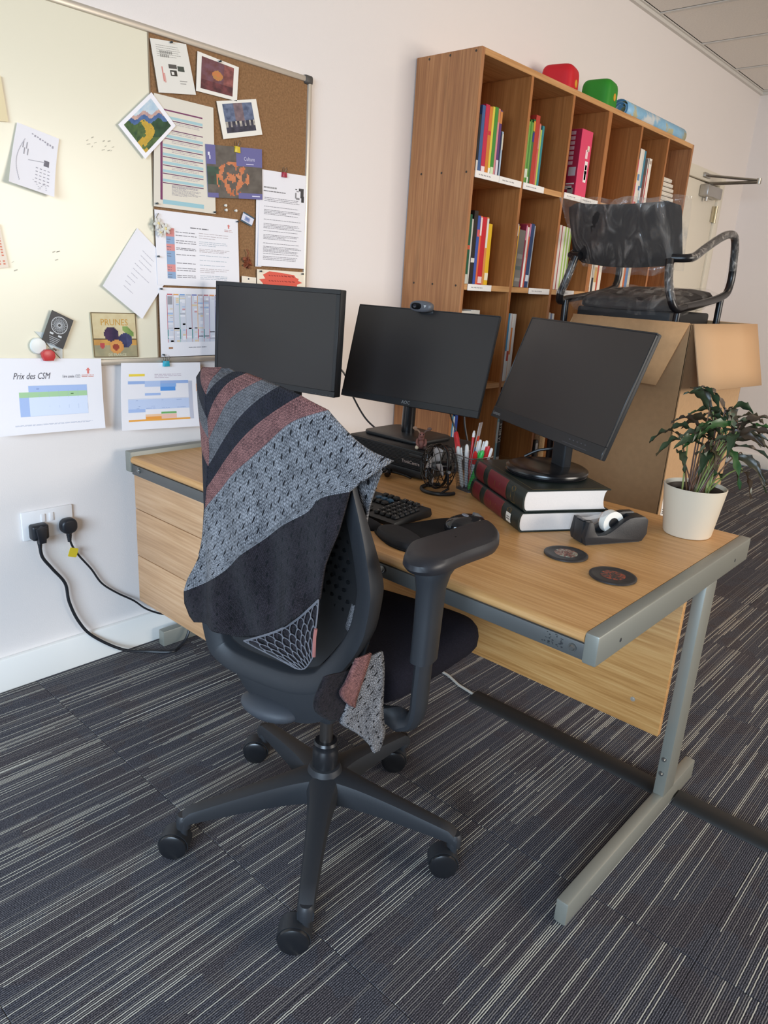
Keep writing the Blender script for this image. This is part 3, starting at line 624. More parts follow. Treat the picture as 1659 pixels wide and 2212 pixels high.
# paper flowers cut out, and a dried leaf
fl_ = thing('paper_flower', 'white and yellow cut out flower hanging at the calendar corner', 'flower', (.155, -.030, 1.322))
rr = random.Random(2)
for cx, cz, rad in ((-.010, .008, .016), (.014, -.004, .015), (-.004, -.016, .012)):
    for k in range(6):
        a = 2*PI*k/6+cx*90; g = G(); g.ell((0, 0, 0), (rad*.5, .0015, rad*.3), 8, 5, M=Matrix.Translation((cx+math.cos(a)*rad*.6, -.002-.001*k, cz+math.sin(a)*rad*.6)) @ Matrix.Rotation(-a, 4, 'Y')); g.build('petal', mat('#d9d5cb', .7), fl_)
    G().ell((cx, -.005, cz), (rad*.28, .003, rad*.28), 8, 6).build('flower_centre', mat('#e3cf8e', .6), fl_)
G().tube([(-.02, 0, -.012), (-.028, -.003, .004), (-.012, -.002, .028), (-.006, 0, .036)], .0016, 6).build('stem', mat('#8f8878', .7), fl_)
lf = G(); pts = []
for k in range(40):
    a = 2*PI*k/40; r_ = .020*(.62+.38*abs(math.cos(2.5*a)))*(1+.18*math.sin(11*a)); pts.append((r_*math.cos(a)*.95, r_*math.sin(a)))
vs = [(0, -.006, 0)]+[(x, -.002-.006*math.sin(5*i), z) for i, (x, z) in enumerate(pts)]; lf.add(vs, [(0, i+1, (i+1) % 40+1) for i in range(40)]); lf.tube([(-.004, -.004, .016), (-.002, -.010, .030), (-.008, -.008, .042)], .0018, 6); lf.ell((-.014, -.006, .012), (.008, .003, .006), 8, 6)
tag(lf.build('dried_maple_leaf', mat('#8a4a2e', .7, var=.35, vscale=120), None, (.474, -.0185, 1.240)), 'dried orange brown maple leaf stuck on the cork', 'leaf')
# ================================================================== SOCKET AND PLUGS
so = thing('wall_socket', 'white double wall socket with two rocker switches', 'socket', (-.227, 0, .486))
G().box(-.0735, .0735, -.009, 0, -.0425, .0425, .003).build('face_plate', mat('#ece8e6', .35), so)
for x in (-.014, .010): G().box(x-.006, x+.006, -.0125, -.0088, .006, .030, .0015).build('switch', mat('#e9e4e2', .3), so)
blk = mat('#1d1f24', .42, spec=.45)
def plug(label, x, z, rnd, path, r):
    p = thing('mains_plug', label, 'plug', (x, -.0085, z))
    g = G(); g.prism(rrect(-.024, .024, -.022, .024, .019 if rnd else .008), 0, .030 if rnd else .034, M=Matrix.Rotation(PI/2, 4, 'X'), bev=.009, seg=3); g.build('plug_body', blk, p)
    if not rnd: G().prism([(-.010, -.03), (.010, -.03), (.016, .015), (0, .022), (-.016, .015)], .025, .042, M=Matrix.Rotation(PI/2, 4, 'X'), bev=.004).build('plug_grip', blk, p)
    g = G()
    for k in range(5): g.cyl((0, -.016, -.020-.006*k), (0, -.016, -.025-.006*k), .0085-.0008*k, n=12)
    g.cyl((0, -.016, -.018), (0, -.016, -.048), .0055, n=12); g.build('strain_relief', blk, p)
    G().tube(spl([(a-x, b_+.0085, c-z) for a, b_, c in path], 8), r, 8).build('cord', blk, p)
    return p
plug('angular black plug in the left socket with a thick cord', -.262, .470, False, [(-.262, -.024, .43), (-.258, -.024, .392), (-.232, -.022, .348), (-.196, -.018, .290), (-.189, -.02, .228), (-.165, -.022, .155), (-.125, -.028, .093), (-.04, -.045, .024), (.03, -.08, .006), (.085, -.13, .006), (.12, -.12, .006), (.16, -.11, .03), (.2, -.10, .12)], .0048)
p2 = plug('rounded black plug in the right socket with a thin cord and yellow tag', -.176, .470, True, [(-.176, -.024, .43), (-.166, -.022, .40), (-.147, -.018, .366), (-.111, -.014, .313), (-.080, -.014, .257), (-.031, -.014, .21), (.021, -.02, .17), (.062, -.03, .13), (.12, -.05, .10), (.2, -.09, .09)], .0032)
G().prism(rrect(-.013, .013, -.014, .014, .003), -.001, .001, M=Matrix.Translation((.008, -.017, -.085)) @ Matrix.Rotation(PI/2, 4, 'X') @ Matrix.Rotation(-.35, 4, 'Z')).build('yellow_tag', mat('#d9bf2e', .5), p2)
# ================================================================== BOOKCASE
oakv = wood('oak_veneer_side', ('#996540', '#aa7449', '#b78154'), 'z', 60, .5, streak='#8a603c')
oaki = wood('oak_veneer_inside', ('#99602f', '#a66935', '#b0733d'), 'z', 60, .5)
oake = wood('oak_edge', ('#b9854f', '#c7945e', '#d2a26c'), 'x', 60, .5)
BX0, BX1, BD = 1.266, 3.246, .302
bc = thing('bookcase', 'tall open oak bookcase of six columns standing against the back wall', 'bookcase', (1.266, -.15, 0))
def bcp(g, name, m): 
    return g.build(name, m, bc)
def B(x0, x1, y0, y1, z0, z1, bev=.0012): return G().box(x0-1.266, x1-1.266, y0+.15, y1+.15, z0, z1, bev, 1)
bcp(B(BX0, BX0+.019, -BD, -.004, 0, 2.01), 'side_panel', oakv); bcp(B(BX1-.019, BX1, -BD, -.004, 0, 2.01), 'side_panel', oakv)
bcp(B(BX0+.019, BX1-.019, -BD, -.004, 1.988, 2.01), 'top_panel', oake)
bcp(B(BX0+.019, BX1-.019, -.014, -.004, .03, 1.99), 'back_panel', oaki)
SH = [1.617, 1.219, .826, .43, .07]
DV = [(1.597, 1.614), (1.922, 1.939), (2.244, 2.279), (2.588, 2.606), (2.909, 2.927)]
CI = [(1.286, 1.597), (1.614, 1.922), (1.939, 2.244), (2.279, 2.588), (2.606, 2.909), (2.927, 3.227)]
for z in SH: bcp(B(BX0+.019, BX1-.019, -BD+.001, -.015, z-.022, z), 'shelf', oake)
for a, b in DV: bcp(B(a, b, -BD, -.015, .06, 1.988), 'divider', oaki)
bcp(B(BX0+.019, BX1-.019, -BD+.02, -BD+.035, 0, .05), 'plinth', oaki)
sc = mat('#3b3026', .5)
for y, z in ((-.065, 1.998), (-.162, 1.998), (-.277, 1.998), (-.064, 1.61), (-.163, 1.61), (-.279, 1.609), (-.064, 1.211), (-.16, 1.211), (-.275, 1.211), (-.064, .815), (-.16, .815), (-.275, .815)):
    bcp(G().cyl((BX0-.0008-1.266, y+.15, z), (BX0+.001-1.266, y+.15, z), .0042, n=10), 'screw_cap', sc)
lbm = mat('#efebe6', .45)
for x0, x1, z, s in ((1.287, 1.440, 1.606, 1), (1.442, 1.597, 1.606, 2), (1.613, 1.769, 1.606, 3), (1.939, 2.085, 1.608, 4), (2.088, 2.243, 1.607, 5), (1.304, 1.461, 1.208, 6), (1.744, 1.911, 1.208, 7), (1.980, 2.133, 1.208, 8)):
    o = bcp(B(x0, x1, -BD-.004, -BD, z-.0125, z+.0115, .0008), 'shelf_label', lbm)
    g = G(); g.col = []; r = random.Random(s); x = x0+.02
    while x < x0+.095: ww = r.uniform(.006, .018); g.quad(*[(xx-1.266, -BD-.0042+.15, zz) for xx, zz in ((x, z-.002), (x+ww, z-.003), (x+ww, z+.001), (x, z+.002))]); g.col.append((*lin('#a8a4a2'), 1)); x += ww+.004
    g.build('print', PRINT, o)
ORD = ['first', 'second', 'third', 'fourth', 'fifth', 'sixth', 'seventh', 'eighth', 'ninth', 'tenth']
ROWN = ['top', 'second', 'third', 'fourth']; COLN = ['first', 'second', 'third', 'fourth', 'fifth', 'sixth']
pgm = mat('#e9e2d3', .8)
def book(x, w_, h, d, z, hexc, label, lean=0, y=-.284, marks=(), group=None):
    b = thing('book', label, 'book', (x, y, z+w_*math.sin(lean)), 0, group); b.rotation_euler = (0, lean, 0)
    c = mat(hexc, .42, spec=.4); t = min(.0022, w_*.2)
    g = G(); g.box(0, w_, 0, .0025+t, 0, h, min(.0012, w_*.15), 1); g.box(0, t, .002, d, 0, h); g.box(w_-t, w_, .002, d, 0, h); g.build('cover', c, b)
    G().box(t, w_-t, .004, d-.004, .003, h-.003).build('pages', pgm, b)
    if marks:
        g = G(); g.col = []
        for v0, v1, mc in marks: g.box(w_*.06, w_*.94, -.0005, .0003, v0*h, v1*h); g.col += [(*lin(mc), 1)]*6
        g.build('spine_label', PRINT, b)
    return b
def shelf_books(row, colm, x, items, y=-.284, group=None, lean0=0):
    z = SH[row]
    grp = 'books in the %s row, %s column' % (ROWN[row], COLN[colm])
    for k, it in enumerate(items):
        w_, h, hexc, desc = it[:4]; marks = it[4] if len(it) > 4 else (); lean = it[5] if len(it) > 5 else lean0
        pos = ORD[k] if len(items) > 1 else 'only'
        book(x, w_-.0008, h, it[6] if len(it) > 6 else .19, z+.0006, hexc, '%s, %s from left, %s row, %s column of bookcase' % (desc, pos, ROWN[row], COLN[colm]), lean, y, marks, grp)
        x += w_
shelf_books(0, 0, 1.311, [(.014, .19, '#1b1c22', 'black and white spine', ((0, .2, '#d8d5d0'),)), (.020, .222, '#3f5d8e', 'blue spine'), (.026, .229, '#c02646', 'crimson spine', ((.02, .1, '#e8d8da'),)),
    (.020, .226, '#cf7a2e', 'orange spine', ((.58, .64, '#c8323f'),)), (.014, .229, '#dcc64a', 'yellow spine', ((.02, .1, '#f0ede2'),)), (.022, .231, '#3f8a35', 'green spine', ((.02, .12, '#cfe0b8'),)),
    (.012, .229, '#d78a8c', 'pink spine', ((.8, .98, '#d98a55'),)), (.016, .226, '#59376f', 'purple spine', ((.80, .98, '#c98348'), (.02, .25, '#d9d4de'))), (.009, .155, '#27304a', 'dark blue low spine'), (.010, .158, '#a9bccc', 'pale blue low spine', ((.6, .95, '#d5cdb8'),))])
shelf_books(0, 1, 1.630, [(.012, .238, '#3f6d33', 'dark green spine', ((.88, .99, '#e0b53a'),)), (.010, .225, '#7fb054', 'light green spine', ((.1, .24, '#dfe8d8'),)), (.010, .232, '#4d8a3c', 'mid green spine', ((.1, .24, '#dfe8d8'),)), (.011, .225, '#6fa24a', 'grass green spine', ((.02, .12, '#dfe8d8'),)),
    (.014, .238, '#3a6b3a', 'green spine with blue dot', ((.82, .97, '#d29a3a'), (.66, .8, '#3a3a80'))), (.030, .256, '#b23a2c', 'red spine'), (.012, .23, '#c95a52', 'coral thin spine', ((.6, .98, '#c98a7c'),)), (.012, .21, '#b3c257', 'lime spine'), (.016, .226, '#2f8288', 'teal spine')])
# pink boxed set in the third column
pk = thing('boxed_game', 'bright pink box with its shaded side painted dark red, alone in top row, third column', 'box', (2.062, -.284, 1.6176))
G().box(0, .097, 0, .20, 0, .272, .0015, 1).build('box_body', mat('#dd3f66', .4), pk)
g = G(); g.col = []
for v0, v1, h0, h1, c in ((.002, .198, .001, .271, '#9d1f3c'), (.02, .06, .03, .045, '#b9b2ac'), (.01, .05, .05, .056, '#d5ccc8'), (.01, .045, .085, .12, '#b9aeb0'), (.012, .04, .01, .035, '#8e8680')):  # dark red paints the shade on the left face, the rest is print
    g.box(-.0006-(.0003 if c != '#9d1f3c' else 0), 0, v0, v1, h0, h1); g.col += [(*lin(c), 1)]*6
for k in range(7): g.box(-.0009, 0, .030, .052, .13+.02*k, .144+.02*k); g.col += [(*lin('#c9a0a9'), 1)]*6
for v0, v1, h0, h1, c in ((.055, .080, .065, .15, '#efe9e6'), (.060, .075, .075, .10, '#e0c46a'), (.060, .075, .115, .135, '#4f7fae'), (.058, .078, .10, .112, '#3a3a3a'), (.050, .070, .16, .195, '#efd0d4'), (.062, .080, .19, .212, '#e9d8c6')):
    g.box(v0, v1, -.0008, 0, h0, h1); g.col += [(*lin(c), 1)]*6
g.build('print_and_side_shade', PRINT, pk)['kind'] = 'stuff'
shelf_books(0, 3, 2.281, [(.010, .14, '#c9405a', 'pink low spine', ((.0, .25, '#e8e2da'),)), (.006, .08, '#e5ded0', 'white low booklet')])
shelf_books(0, 4, 2.618, [(.014, .22, '#d99a4a', 'orange spine'), (.020, .235, '#d8476a', 'bright pink spine', ((.55, .75, '#e09a4a'),)), (.026, .285, '#e3ddd2', 'cream thick spine', ((.1, .16, '#c95a4a'), (.5, .6, '#6a8fb5'))), (.020, .285, '#d5d0c6', 'off white spine', ((.35, .42, '#4a6f9a'),)), (.020, .282, '#3a7f96', 'teal spine', ((.2, .4, '#d8dfe0'),)), (.030, .25, '#4a4543', 'dark grey spine', ((.2, .7, '#7a4a44'),)), (.008, .255, '#d8d0c8', 'grey white thin spine'), (.010, .21, '#b82f38', 'red thin spine'), (.030, .258, '#ebe4d8', 'white thick spine', ((.9, .96, '#b9a99a'),))])
rr = random.Random(6)
for k in range(9):
    zz = 1.6176+.0225*k; wv = .19-.012*abs(k-3)+rr.uniform(-.015, .015); g = G()
    g.box(0, wv, 0, .17, 0, .019, .003, 1); g.box(0.004, wv-.004, -.002, .17, .004, .0065); g.box(.004, wv-.004, -.002, .17, .011, .0135)
    tag(g.build('pamphlet_bundle', mat('#ddd5c8', .7), None, (2.945+rr.uniform(0, .012), -.285, zz)), 'bundle of white pamphlets, %s from the bottom of the stack, sixth column' % ORD[k], 'pamphlets', 'stacked white pamphlets')
shelf_books(1, 0, 1.304, [(.020, .250, '#1f5a3f', 'dark green spine', ((.5, .56, '#c95a3c'), (0, .14, '#c9cfc6'))), (.010, .235, '#c8c3b8', 'pale grey thin spine'), (.026, .266, '#2a221f', 'black brown spine', ((.3, .36, '#d8d2c8'),)), (.018, .25, '#3d55a0', 'blue spine', ((.7, .8, '#d05a5a'),)), (.012, .25, '#e06a3c', 'orange red spine', ((.72, .98, '#ead6d2'),)), (.030, .249, '#c4202e', 'red thick spine', ((.02, .12, '#e7c9c6'),)), (.014, .25, '#d98a4a', 'orange spine', ((.55, .98, '#e2dcd6'),)), (.026, .228, '#e3b422', 'yellow spine', ((.08, .2, '#efe6c8'),))])
shelf_books(1, 1, 1.619, [(.010, .245, '#d8d3cc', 'white leaning thin spine', ((.7, .98, '#c97a8a'),), .035), (.010, .25, '#2d3158', 'navy leaning thin spine', ((.8, .98, '#e5e2da'),), .035), (.010, .24, '#d8a23a', 'amber leaning thin spine', (), .035), (.046, .225, '#6f6b66', 'grey patterned spine', ((.1, .16, '#8f8b84'), (.3, .37, '#55605c'), (.5, .58, '#8f8b84')), .035), (.012, .25, '#8e2a3c', 'wine red spine', ((.75, .98, '#d88aa0'),)), (.014, .24, '#e8e0d5', 'white spine', ((.0, .5, '#efe9df'),)), (.012, .255, '#c9543c', 'red orange thin spine', ((.8, .99, '#b87a9c'),)), (.026, .256, '#1d3a66', 'navy thick spine', ((.1, .2, '#c9cfd8'),)), (.008, .25, '#9aa0a6', 'grey thin spine')], lean0=.035)
shelf_books(1, 2, 1.944, [(.022, .275, '#e5ded4', 'white tall spine'), (.008, .272, '#b03a40', 'red thin spine'), (.020, .272, '#ddd6cb', 'cream tall spine'), (.007, .27, '#a8343e', 'dark red thin spine'), (.022, .27, '#e2dccf', 'ivory tall spine'), (.012, .268, '#a6c266', 'lime striped spine'), (.012, .268, '#e5e0d2', 'ivory thin spine'), (.012, .266, '#98b958', 'light green spine'), (.012, .266, '#e0dccd', 'pale spine'), (.012, .264, '#8fb04e', 'leaf green spine')])
shelf_books(1, 3, 2.284, [(.012, .20, '#e0813c', 'orange spine'), (.020, .22, '#2b2b2e', 'black spine', ((.1, .3, '#dedad2'),)), (.012, .24, '#e5e1d8', 'white thin spine'), (.020, .22, '#1f2228', 'dark spine', ((.3, .6, '#b9b4aa'),)), (.030, .23, '#dfd7c8', 'cream spine', ((.2, .5, '#c9a46a'),)), (.016, .2, '#b5472e', 'rust spine'), (.030, .21, '#e2dccf', 'ivory spine')])
shelf_books(1, 4, 2.612, [(.030, .18, '#4a9ac4', 'sky blue spine'), (.026, .19, '#d9d2c4', 'cream spine'), (.020, .2, '#c9682e', 'orange spine'), (.030, .18, '#5a7fae', 'blue spine'), (.030, .19, '#c8bfae', 'beige spine')])
shelf_books(2, 0, 1.300, [(.07, .292, '#e0dad0', 'white thick binder spine'), (.06, .295, '#d6d1c8', 'pale grey binder spine')])
shelf_books(2, 1, 1.622, [(.020, .27, '#dfe3e4', 'white spine', ((.3, .5, '#b9c6cf'),)), (.013, .285, '#2f8fc0', 'bright blue spine', ((.0, .45, '#e8ecee'),)), (.016, .285, '#d9e0e2', 'pale spine', ((.3, .45, '#c0412f'),)), (.014, .283, '#d9803a', 'orange spine', ((.0, .4, '#e6e2da'), (.8, 1, '#e6e2da'))), (.018, .283, '#dcd8d0', 'grey white spine')])
shelf_books(2, 2, 1.944, [(.014, .292, '#dedad2', 'white spine'), (.014, .29, '#8a8f98', 'grey spine'), (.014, .292, '#d8d4cb', 'pale spine'), (.016, .288, '#6f7fa0', 'grey blue spine'), (.018, .288, '#e0dcd3', 'ivory spine')])
shelf_books(3, 0, 1.300, [(.018, .275, '#2f8fc4', 'light blue spine', ((.0, .45, '#dfe6ea'),)), (.010, .27, '#e3e6e8', 'white thin spine'), (.020, .275, '#3551a0', 'royal blue spine')])
b4 = [(.022, .235, '#8fa35a', 'green and white spine', ((.1, .35, '#e2e2dc'), (.55, .7, '#e2e2dc'))), (.016, .24, '#8fc0cf', 'pale blue spine', ((.5, .9, '#d5e2e6'),)), (.026, .25, '#17181a', 'black spine lettered LA BELLE', ((.0, .1, '#d9b92e'), (.1, .22, '#c9c7c2')))]
shelf_books(3, 1, 1.622, b4)
g = G(); vs, fs = text('LA BELLE', .022); g.add([(-y_, -.0008, x_) for x_, y_, z_ in vs], fs); g.col = [(*lin('#e9e5da'), 1)]*len(fs)
bk = [o for o in COL.objects if o.get('label', '').startswith('black spine lettered LA BELLE')][0]
for v in g.v: pass
g.v = [(x+.013, y, z+.165) for x, y, z in g.v]; g.build('lettering', PRINT, bk)
wbk = thing('wooden_block', 'pale chipboard block standing in the fourth row, third column of the bookcase', 'block', (2.02, -.29, .4306))
G().box(0, .05, 0, .09, 0, .12, .001, 1).build('block_body', mat('#d2b183', .8, var=.25, vscale=160), wbk); G().box(.0, .05, -.0012, .001, .115, .121).build('edge_strip', oake, wbk)
gl = thing('black_gadget', 'small black gadget with a white face leaning in the fourth row, third column', 'gadget', (1.958, -.285, .4306))
G().prism(rrect(0, .03, 0, .10, .008), 0, .018, M=Matrix.Rotation(PI/2, 4, 'X'), bev=.003).build('case', mat('#17181a', .4), gl); G().box(.006, .024, -.0195, -.0178, .05, .085, .002).build('screen', mat('#e6e3de', .4), gl)
# soft cubes and rolled map on top of the bookcase
def softcube(label, x, y, rz, hexc, cat='cube'):
    t = thing('foam_die', label, cat, (x, y, 2.0105), rz)
    b = bmesh.new(); bmesh.ops.create_cube(b, size=1); bmesh.ops.subdivide_edges(b, edges=b.edges[:], cuts=9, use_grid_fill=True)
    for v in b.verts:
        p = v.co*2; m_ = (abs(p.x)**5+abs(p.y)**5+abs(p.z)**5)**.2; q = p/m_*.072*(1+.02*(1-m_)); v.co = Vector((q.x, q.y, q.z+.071))
    G().bm(b).build('foam_body', mat(hexc, .55, spec=.3), t)
    pm = mat('#d9a02e', .6)
    for a, ax_ in ((0, 'f'), (1, 'l'), (2, 'r')):
        g = G().lathe([(.016, 0), (.016, .003), (.012, .0045)], 18)
        M = {'f': Matrix.Translation((0, -.0708, .071)) @ Matrix.Rotation(PI/2, 4, 'X'), 'l': Matrix.Translation((-.0845, .0, .085)) @ Matrix.Rotation(-PI/2, 4, 'Y'), 'r': Matrix.Translation((.0708, 0, .071)) @ Matrix.Rotation(PI/2, 4, 'Y')}[ax_]
        if ax_ == 'l' and hexc == '#c8202a': continue
        if ax_ == 'l': continue
        h = G(); h.add(g.v, g.f, 0, M); h.build('spot', pm, t)
softcube('red soft foam die on top of the bookcase', 2.10, -.12, math.radians(14), '#c8202a', 'die')
softcube('green soft foam die with a yellow spot on top of the bookcase', 2.395, -.16, math.radians(10), '#2f8a28', 'die')
mp = thing('rolled_map', 'rolled blue and white wall map lying on top of the bookcase', 'map', (2.90, -.20, 2.0105))
m, nt, p = _new('map_print'); tc = nd(nt, 'ShaderNodeTexCoord'); n = nd(nt, 'ShaderNodeTexNoise'); n.inputs['Scale'].default_value = 9; n.inputs['Detail'].default_value = 6
r = nd(nt, 'ShaderNodeValToRGB'); e = r.color_ramp.elements; e[0].position = .40; e[0].color = (*lin('#cfd5d6'), 1); e[1].position = .48; e[1].color = (*lin('#7fb4d6'), 1); k = e.new(.60); k.color = (*lin('#92c0dc'), 1); k = e.new(.63); k.color = (*lin('#b9b58f'), 1)
nt.links.new(tc.outputs['Object'], n.inputs['Vector']); nt.links.new(n.outputs['Fac'], r.inputs[0]); nt.links.new(r.outputs[0], p.inputs['Base Color']); p.inputs['Roughness'].default_value = .4
g = G(); rows = []
for i in range(9):
    x = -.365+.73*i/8; rows.append([(x, -(.046-.0009*(k/36*36)*.4)*math.cos(2*PI*k/18) if False else (.048-.0006*k)*math.cos(2*PI*k/20), .049+(.048-.0006*k)*math.sin(2*PI*k/20)) for k in range(46)])
g.grid(rows); o = g.build('map_sheet', m, mp)
sd = o.modifiers.new('thickness', 'SOLIDIFY'); sd.thickness = .0008
# ================================================================== DESK
oakt = wood('oak_laminate_top', ('#b98852', '#c7965f', '#d3a56f'), 'y', 75, .36)
oakd = wood('oak_laminate_drawer', ('#b48a63', '#c2976f', '#cda57e'), 'y', 75, .42)
oakm = wood('oak_laminate_panel', ('#ab7942', '#bf8d53', '#cc9e64'), 'y', 75, .42)
gm = mat('#8b8b82', .42, .3, spec=.5)
gd = mat('#5d5d5b', .45, .3)
ZT = .666
dk = thing('desk', 'oak topped cantilever desk with grey steel frame, short end against the wall', 'desk', (0, -.8, 0))
def D(g, name, m): return g.build(name, m, dk)
def DB(x0, x1, y0, y1, z0, z1, bev=0, seg=2): return G().box(x0, x1, y0+.8, y1+.8, z0, z1, bev, seg)
# worktop with a rounded front edge
pf = [(.0+.012*(1-math.cos(t)), .6545-.0115*math.sin(t)*-1) for t in [math.radians(a) for a in range(-90, 91, 15)]]
prof = [(x, z) for x, z in pf] + [(.795, .666), (.795, .643)]
g = G(); g.prism([(x, z) for x, z in prof], 0, 1.573-.079, M=Matrix(((1, 0, 0, 0), (0, 0, -1, .8-.079), (0, 1, 0, 0), (0, 0, 0, 1))))
D(g, 'worktop', oakt)
D(DB(0, .8, -1.6, -1.573, .609, .667, .004), 'end_beam', gm)
D(DB(.0, .8, -.079, -.048, .617, .680, .003), 'end_beam', gm)
D(DB(.004, .024, -1.574, -.079, .612, .6425, .001), 'front_rail', gd)
D(DB(.776, .796, -1.574, -.079, .612, .6425, .001), 'rear_rail', gd)
# cantilever legs
def leg(y0, y1, fx0, lx0):
    D(DB(lx0, lx0+.068, y0, y1, .05, .612, .004), 'upright', gm)
    D(DB(fx0, fx0+.68, y0, y1, .0, .055, .004), 'foot', gm)
leg(-1.6, -1.573, .062, .528)
leg(-.079, -.048, .09, .528)
D(DB(.485, .503, -1.572, -.08, .232, .62, .0006), 'modesty_panel', oakm)
bl = mat('#8f8f8c', .3, .8)
def bolt(x, y, z, ax, r=.0075, name='bolt', m=bl):
    g = G(); d = Vector(ax); p = Vector((x, y+.8, z)); g.cyl(p, p+d*.003, r, n=16); g.cyl(p+d*.003, p+d*.006, r*.75, r*.5, n=16); D(g, name, m)
bolt(.004, -1.105, .632, (-1, 0, 0)); bolt(.004, -1.553, .629, (-1, 0, 0)); bolt(.004, -.12, .632, (-1, 0, 0))
bolt(.528, -1.585, .155, (-1, 0, 0), .006); bolt(.528, -1.585, .115, (-1, 0, 0), .006)
hm = mat('#2a2b2c', .6)
bolt(.09, -1.6, .632, (0, -.15, 0), .004, 'screw_hole', hm); bolt(.70, -1.6, .632, (0, -.15, 0), .004, 'screw_hole', hm)
bolt(.485, -1.50, .30, (-.3, 0, 0), .006, 'cam_cover', mat('#9b8f80', .4))
sf = G(); rr = random.Random(9)
for k in range(26): y = rr.uniform(-1.535, -1.49); z = rr.uniform(.618, .640); sf.box(.0033, .0042, y+.8, y+.8+rr.uniform(.001, .006), z, z+rr.uniform(.0005, .002))
D(sf, 'scuff_marks', mat('#2e2f31', .7))
# drawer pedestal
D(DB(.045, .56, -.50, -.085, .19, .611, .001), 'pedestal_body', oakd)
for z0, z1 in ((.498, .612), (.3435, .4955), (.186, .341)): D(DB(.02, .042, -.515, -.060, z0, z1, .0012), 'drawer_front', oakd)
# cable cover on the floor
cc = thing('cable_cover', 'black rubber cable cover strip lying on the carpet under the desk', 'cable cover', (.628, -2.2, 0))
for y0, y1 in ((-1.2, .596), (.632, 1.23)):
    g = G(); g.prism([(-.034, 0), (.034, 0), (.030, .006), (.014, .016), (-.014, .016), (-.030, .006)], y0, y1, M=Matrix(((1, 0, 0, 0), (0, 0, 1, 0), (0, 1, 0, 0), (0, 0, 0, 1))))
    g.build('rubber_strip', mat('#191817', .55), cc)
g = G(); g.tube([(.0, 1.23, .006), (.012, 1.30, .004), (.036, 1.36, .003), (.05, 1.5, .003), (.05, 1.8, .003)], .0042, 8); g.build('grey_cable', mat('#b9b4aa', .5), cc)
# ================================================================== OFFICE CHAIR
pls = mat('#27292d', .48, spec=.45, bump=.12, bscale=900)
plg = mat('#1a1b1e', .28, spec=.5)
fab = mat('#201f27', .95, spec=.1, bump=.5, bscale=700, var=.25, vscale=300)
HUB = (-.108, -1.07, 0); CY = math.radians(12)
ch = thing('office_chair', 'black swivel office chair on five castors, with a knitted shawl over its back', 'chair', HUB, CY)
def Cp(g, name, m, **k): return g.build(name, m, ch, **k)
g = G().lathe([(.030, .085), (.045, .10), (.047, .14), (.038, .172), (.034, .182), (.028, .184)], 28); Cp(g, 'base_hub', pls)
g = G().lathe([(.027, .165), (.0285, .172), (.0285, .222), (.0255, .226), (.0255, .236), (.027, .240), (.0245, .246)], 24); Cp(g, 'gas_lift_sleeve', plg)
Cp(G().lathe([(.0145, .24), (.0145, .335), (.0135, .36), (.0135, .42)], 20), 'gas_lift_rod', mat('#6b6663', .3, .9))
AW = [5.0, 77.0, 149.0, 221.0, 293.0]
for aw in AW:
    t = math.radians(aw)-CY; ca, sa = math.cos(t), math.sin(t)
    g = G(); rows = []
    for s_ in range(15):
        u = s_/14; r_ = .022+.292*u; zt = .172-.062*u**1.15 if u < .93 else .172-.062-.012*((u-.93)/.07)**2*1.0; hw = .027*(1-u)+.0165*u+.014*(1-u)**6; hh = .062*(1-u)+.026*u
        zb = zt-hh; row = []
        for (dx, dz) in ((-1, .62), (-.82, .92), (-.4, 1), (.4, 1), (.82, .92), (1, .62), (.92, 0), (-.92, 0)):
            row.append((r_*ca-dx*hw*sa, r_*sa+dx*hw*ca, zb+(zt-zb)*dz))
        rows.append(row)
    g.grid(rows, closed=True); g.add(rows[-1], [tuple(range(8))]); g.add(rows[0], [tuple(range(8))[::-1]])
    g.lathe([(.016, .072), (.0165, .096), (.012, .103)], 16, (.305*ca, .305*sa, 0))
    Cp(g, 'base_arm', pls)
    # castor: fork trailing away, twin wheels
    tx, ty = -.663, .749
    d = Vector((tx*math.cos(CY)+ty*math.sin(CY), -tx*math.sin(CY)+ty*math.cos(CY), 0)); a = Vector((-d.y, d.x, 0))
    p = Vector((.305*ca, .305*sa, 0)); w0 = p+d*.020
    c_ = G(); c_.cyl(p+Vector((0, 0, .045)), p+Vector((0, 0, .080)), .0085, n=12)
    rows = []
    for k in range(13):
        th = math.radians(-10+k*190/12); rr_ = .033
        cpt = w0-d*math.cos(th)*rr_+Vector((0, 0, .0315+math.sin(th)*rr_))
        ci = w0-d*math.cos(th)*(rr_-.006)+Vector((0, 0, .0315+math.sin(th)*(rr_-.006)))
        rows.append([tuple(ci-a*.016), tuple(cpt-a*.018), tuple(cpt+a*.018), tuple(ci+a*.016)])
    c_.grid(rows, closed=True); fk = Cp(c_, 'castor_fork', pls)
    for s_ in (-1, 1):
        g = G(); q = w0+a*s_*.012+Vector((0, 0, .0315)); z_ = a*s_
        M = Matrix.Translation(q) @ z_.to_track_quat('Z', 'Y').to_matrix().to_4x4()
        g.lathe([(.024, -.010), (.0305, -.009), (.0315, -.006), (.0315, .006), (.0295, .011), (.025, .0135), (.012, .0145)], 28, M=M)
        g.build('castor_wheel', plg, fk)
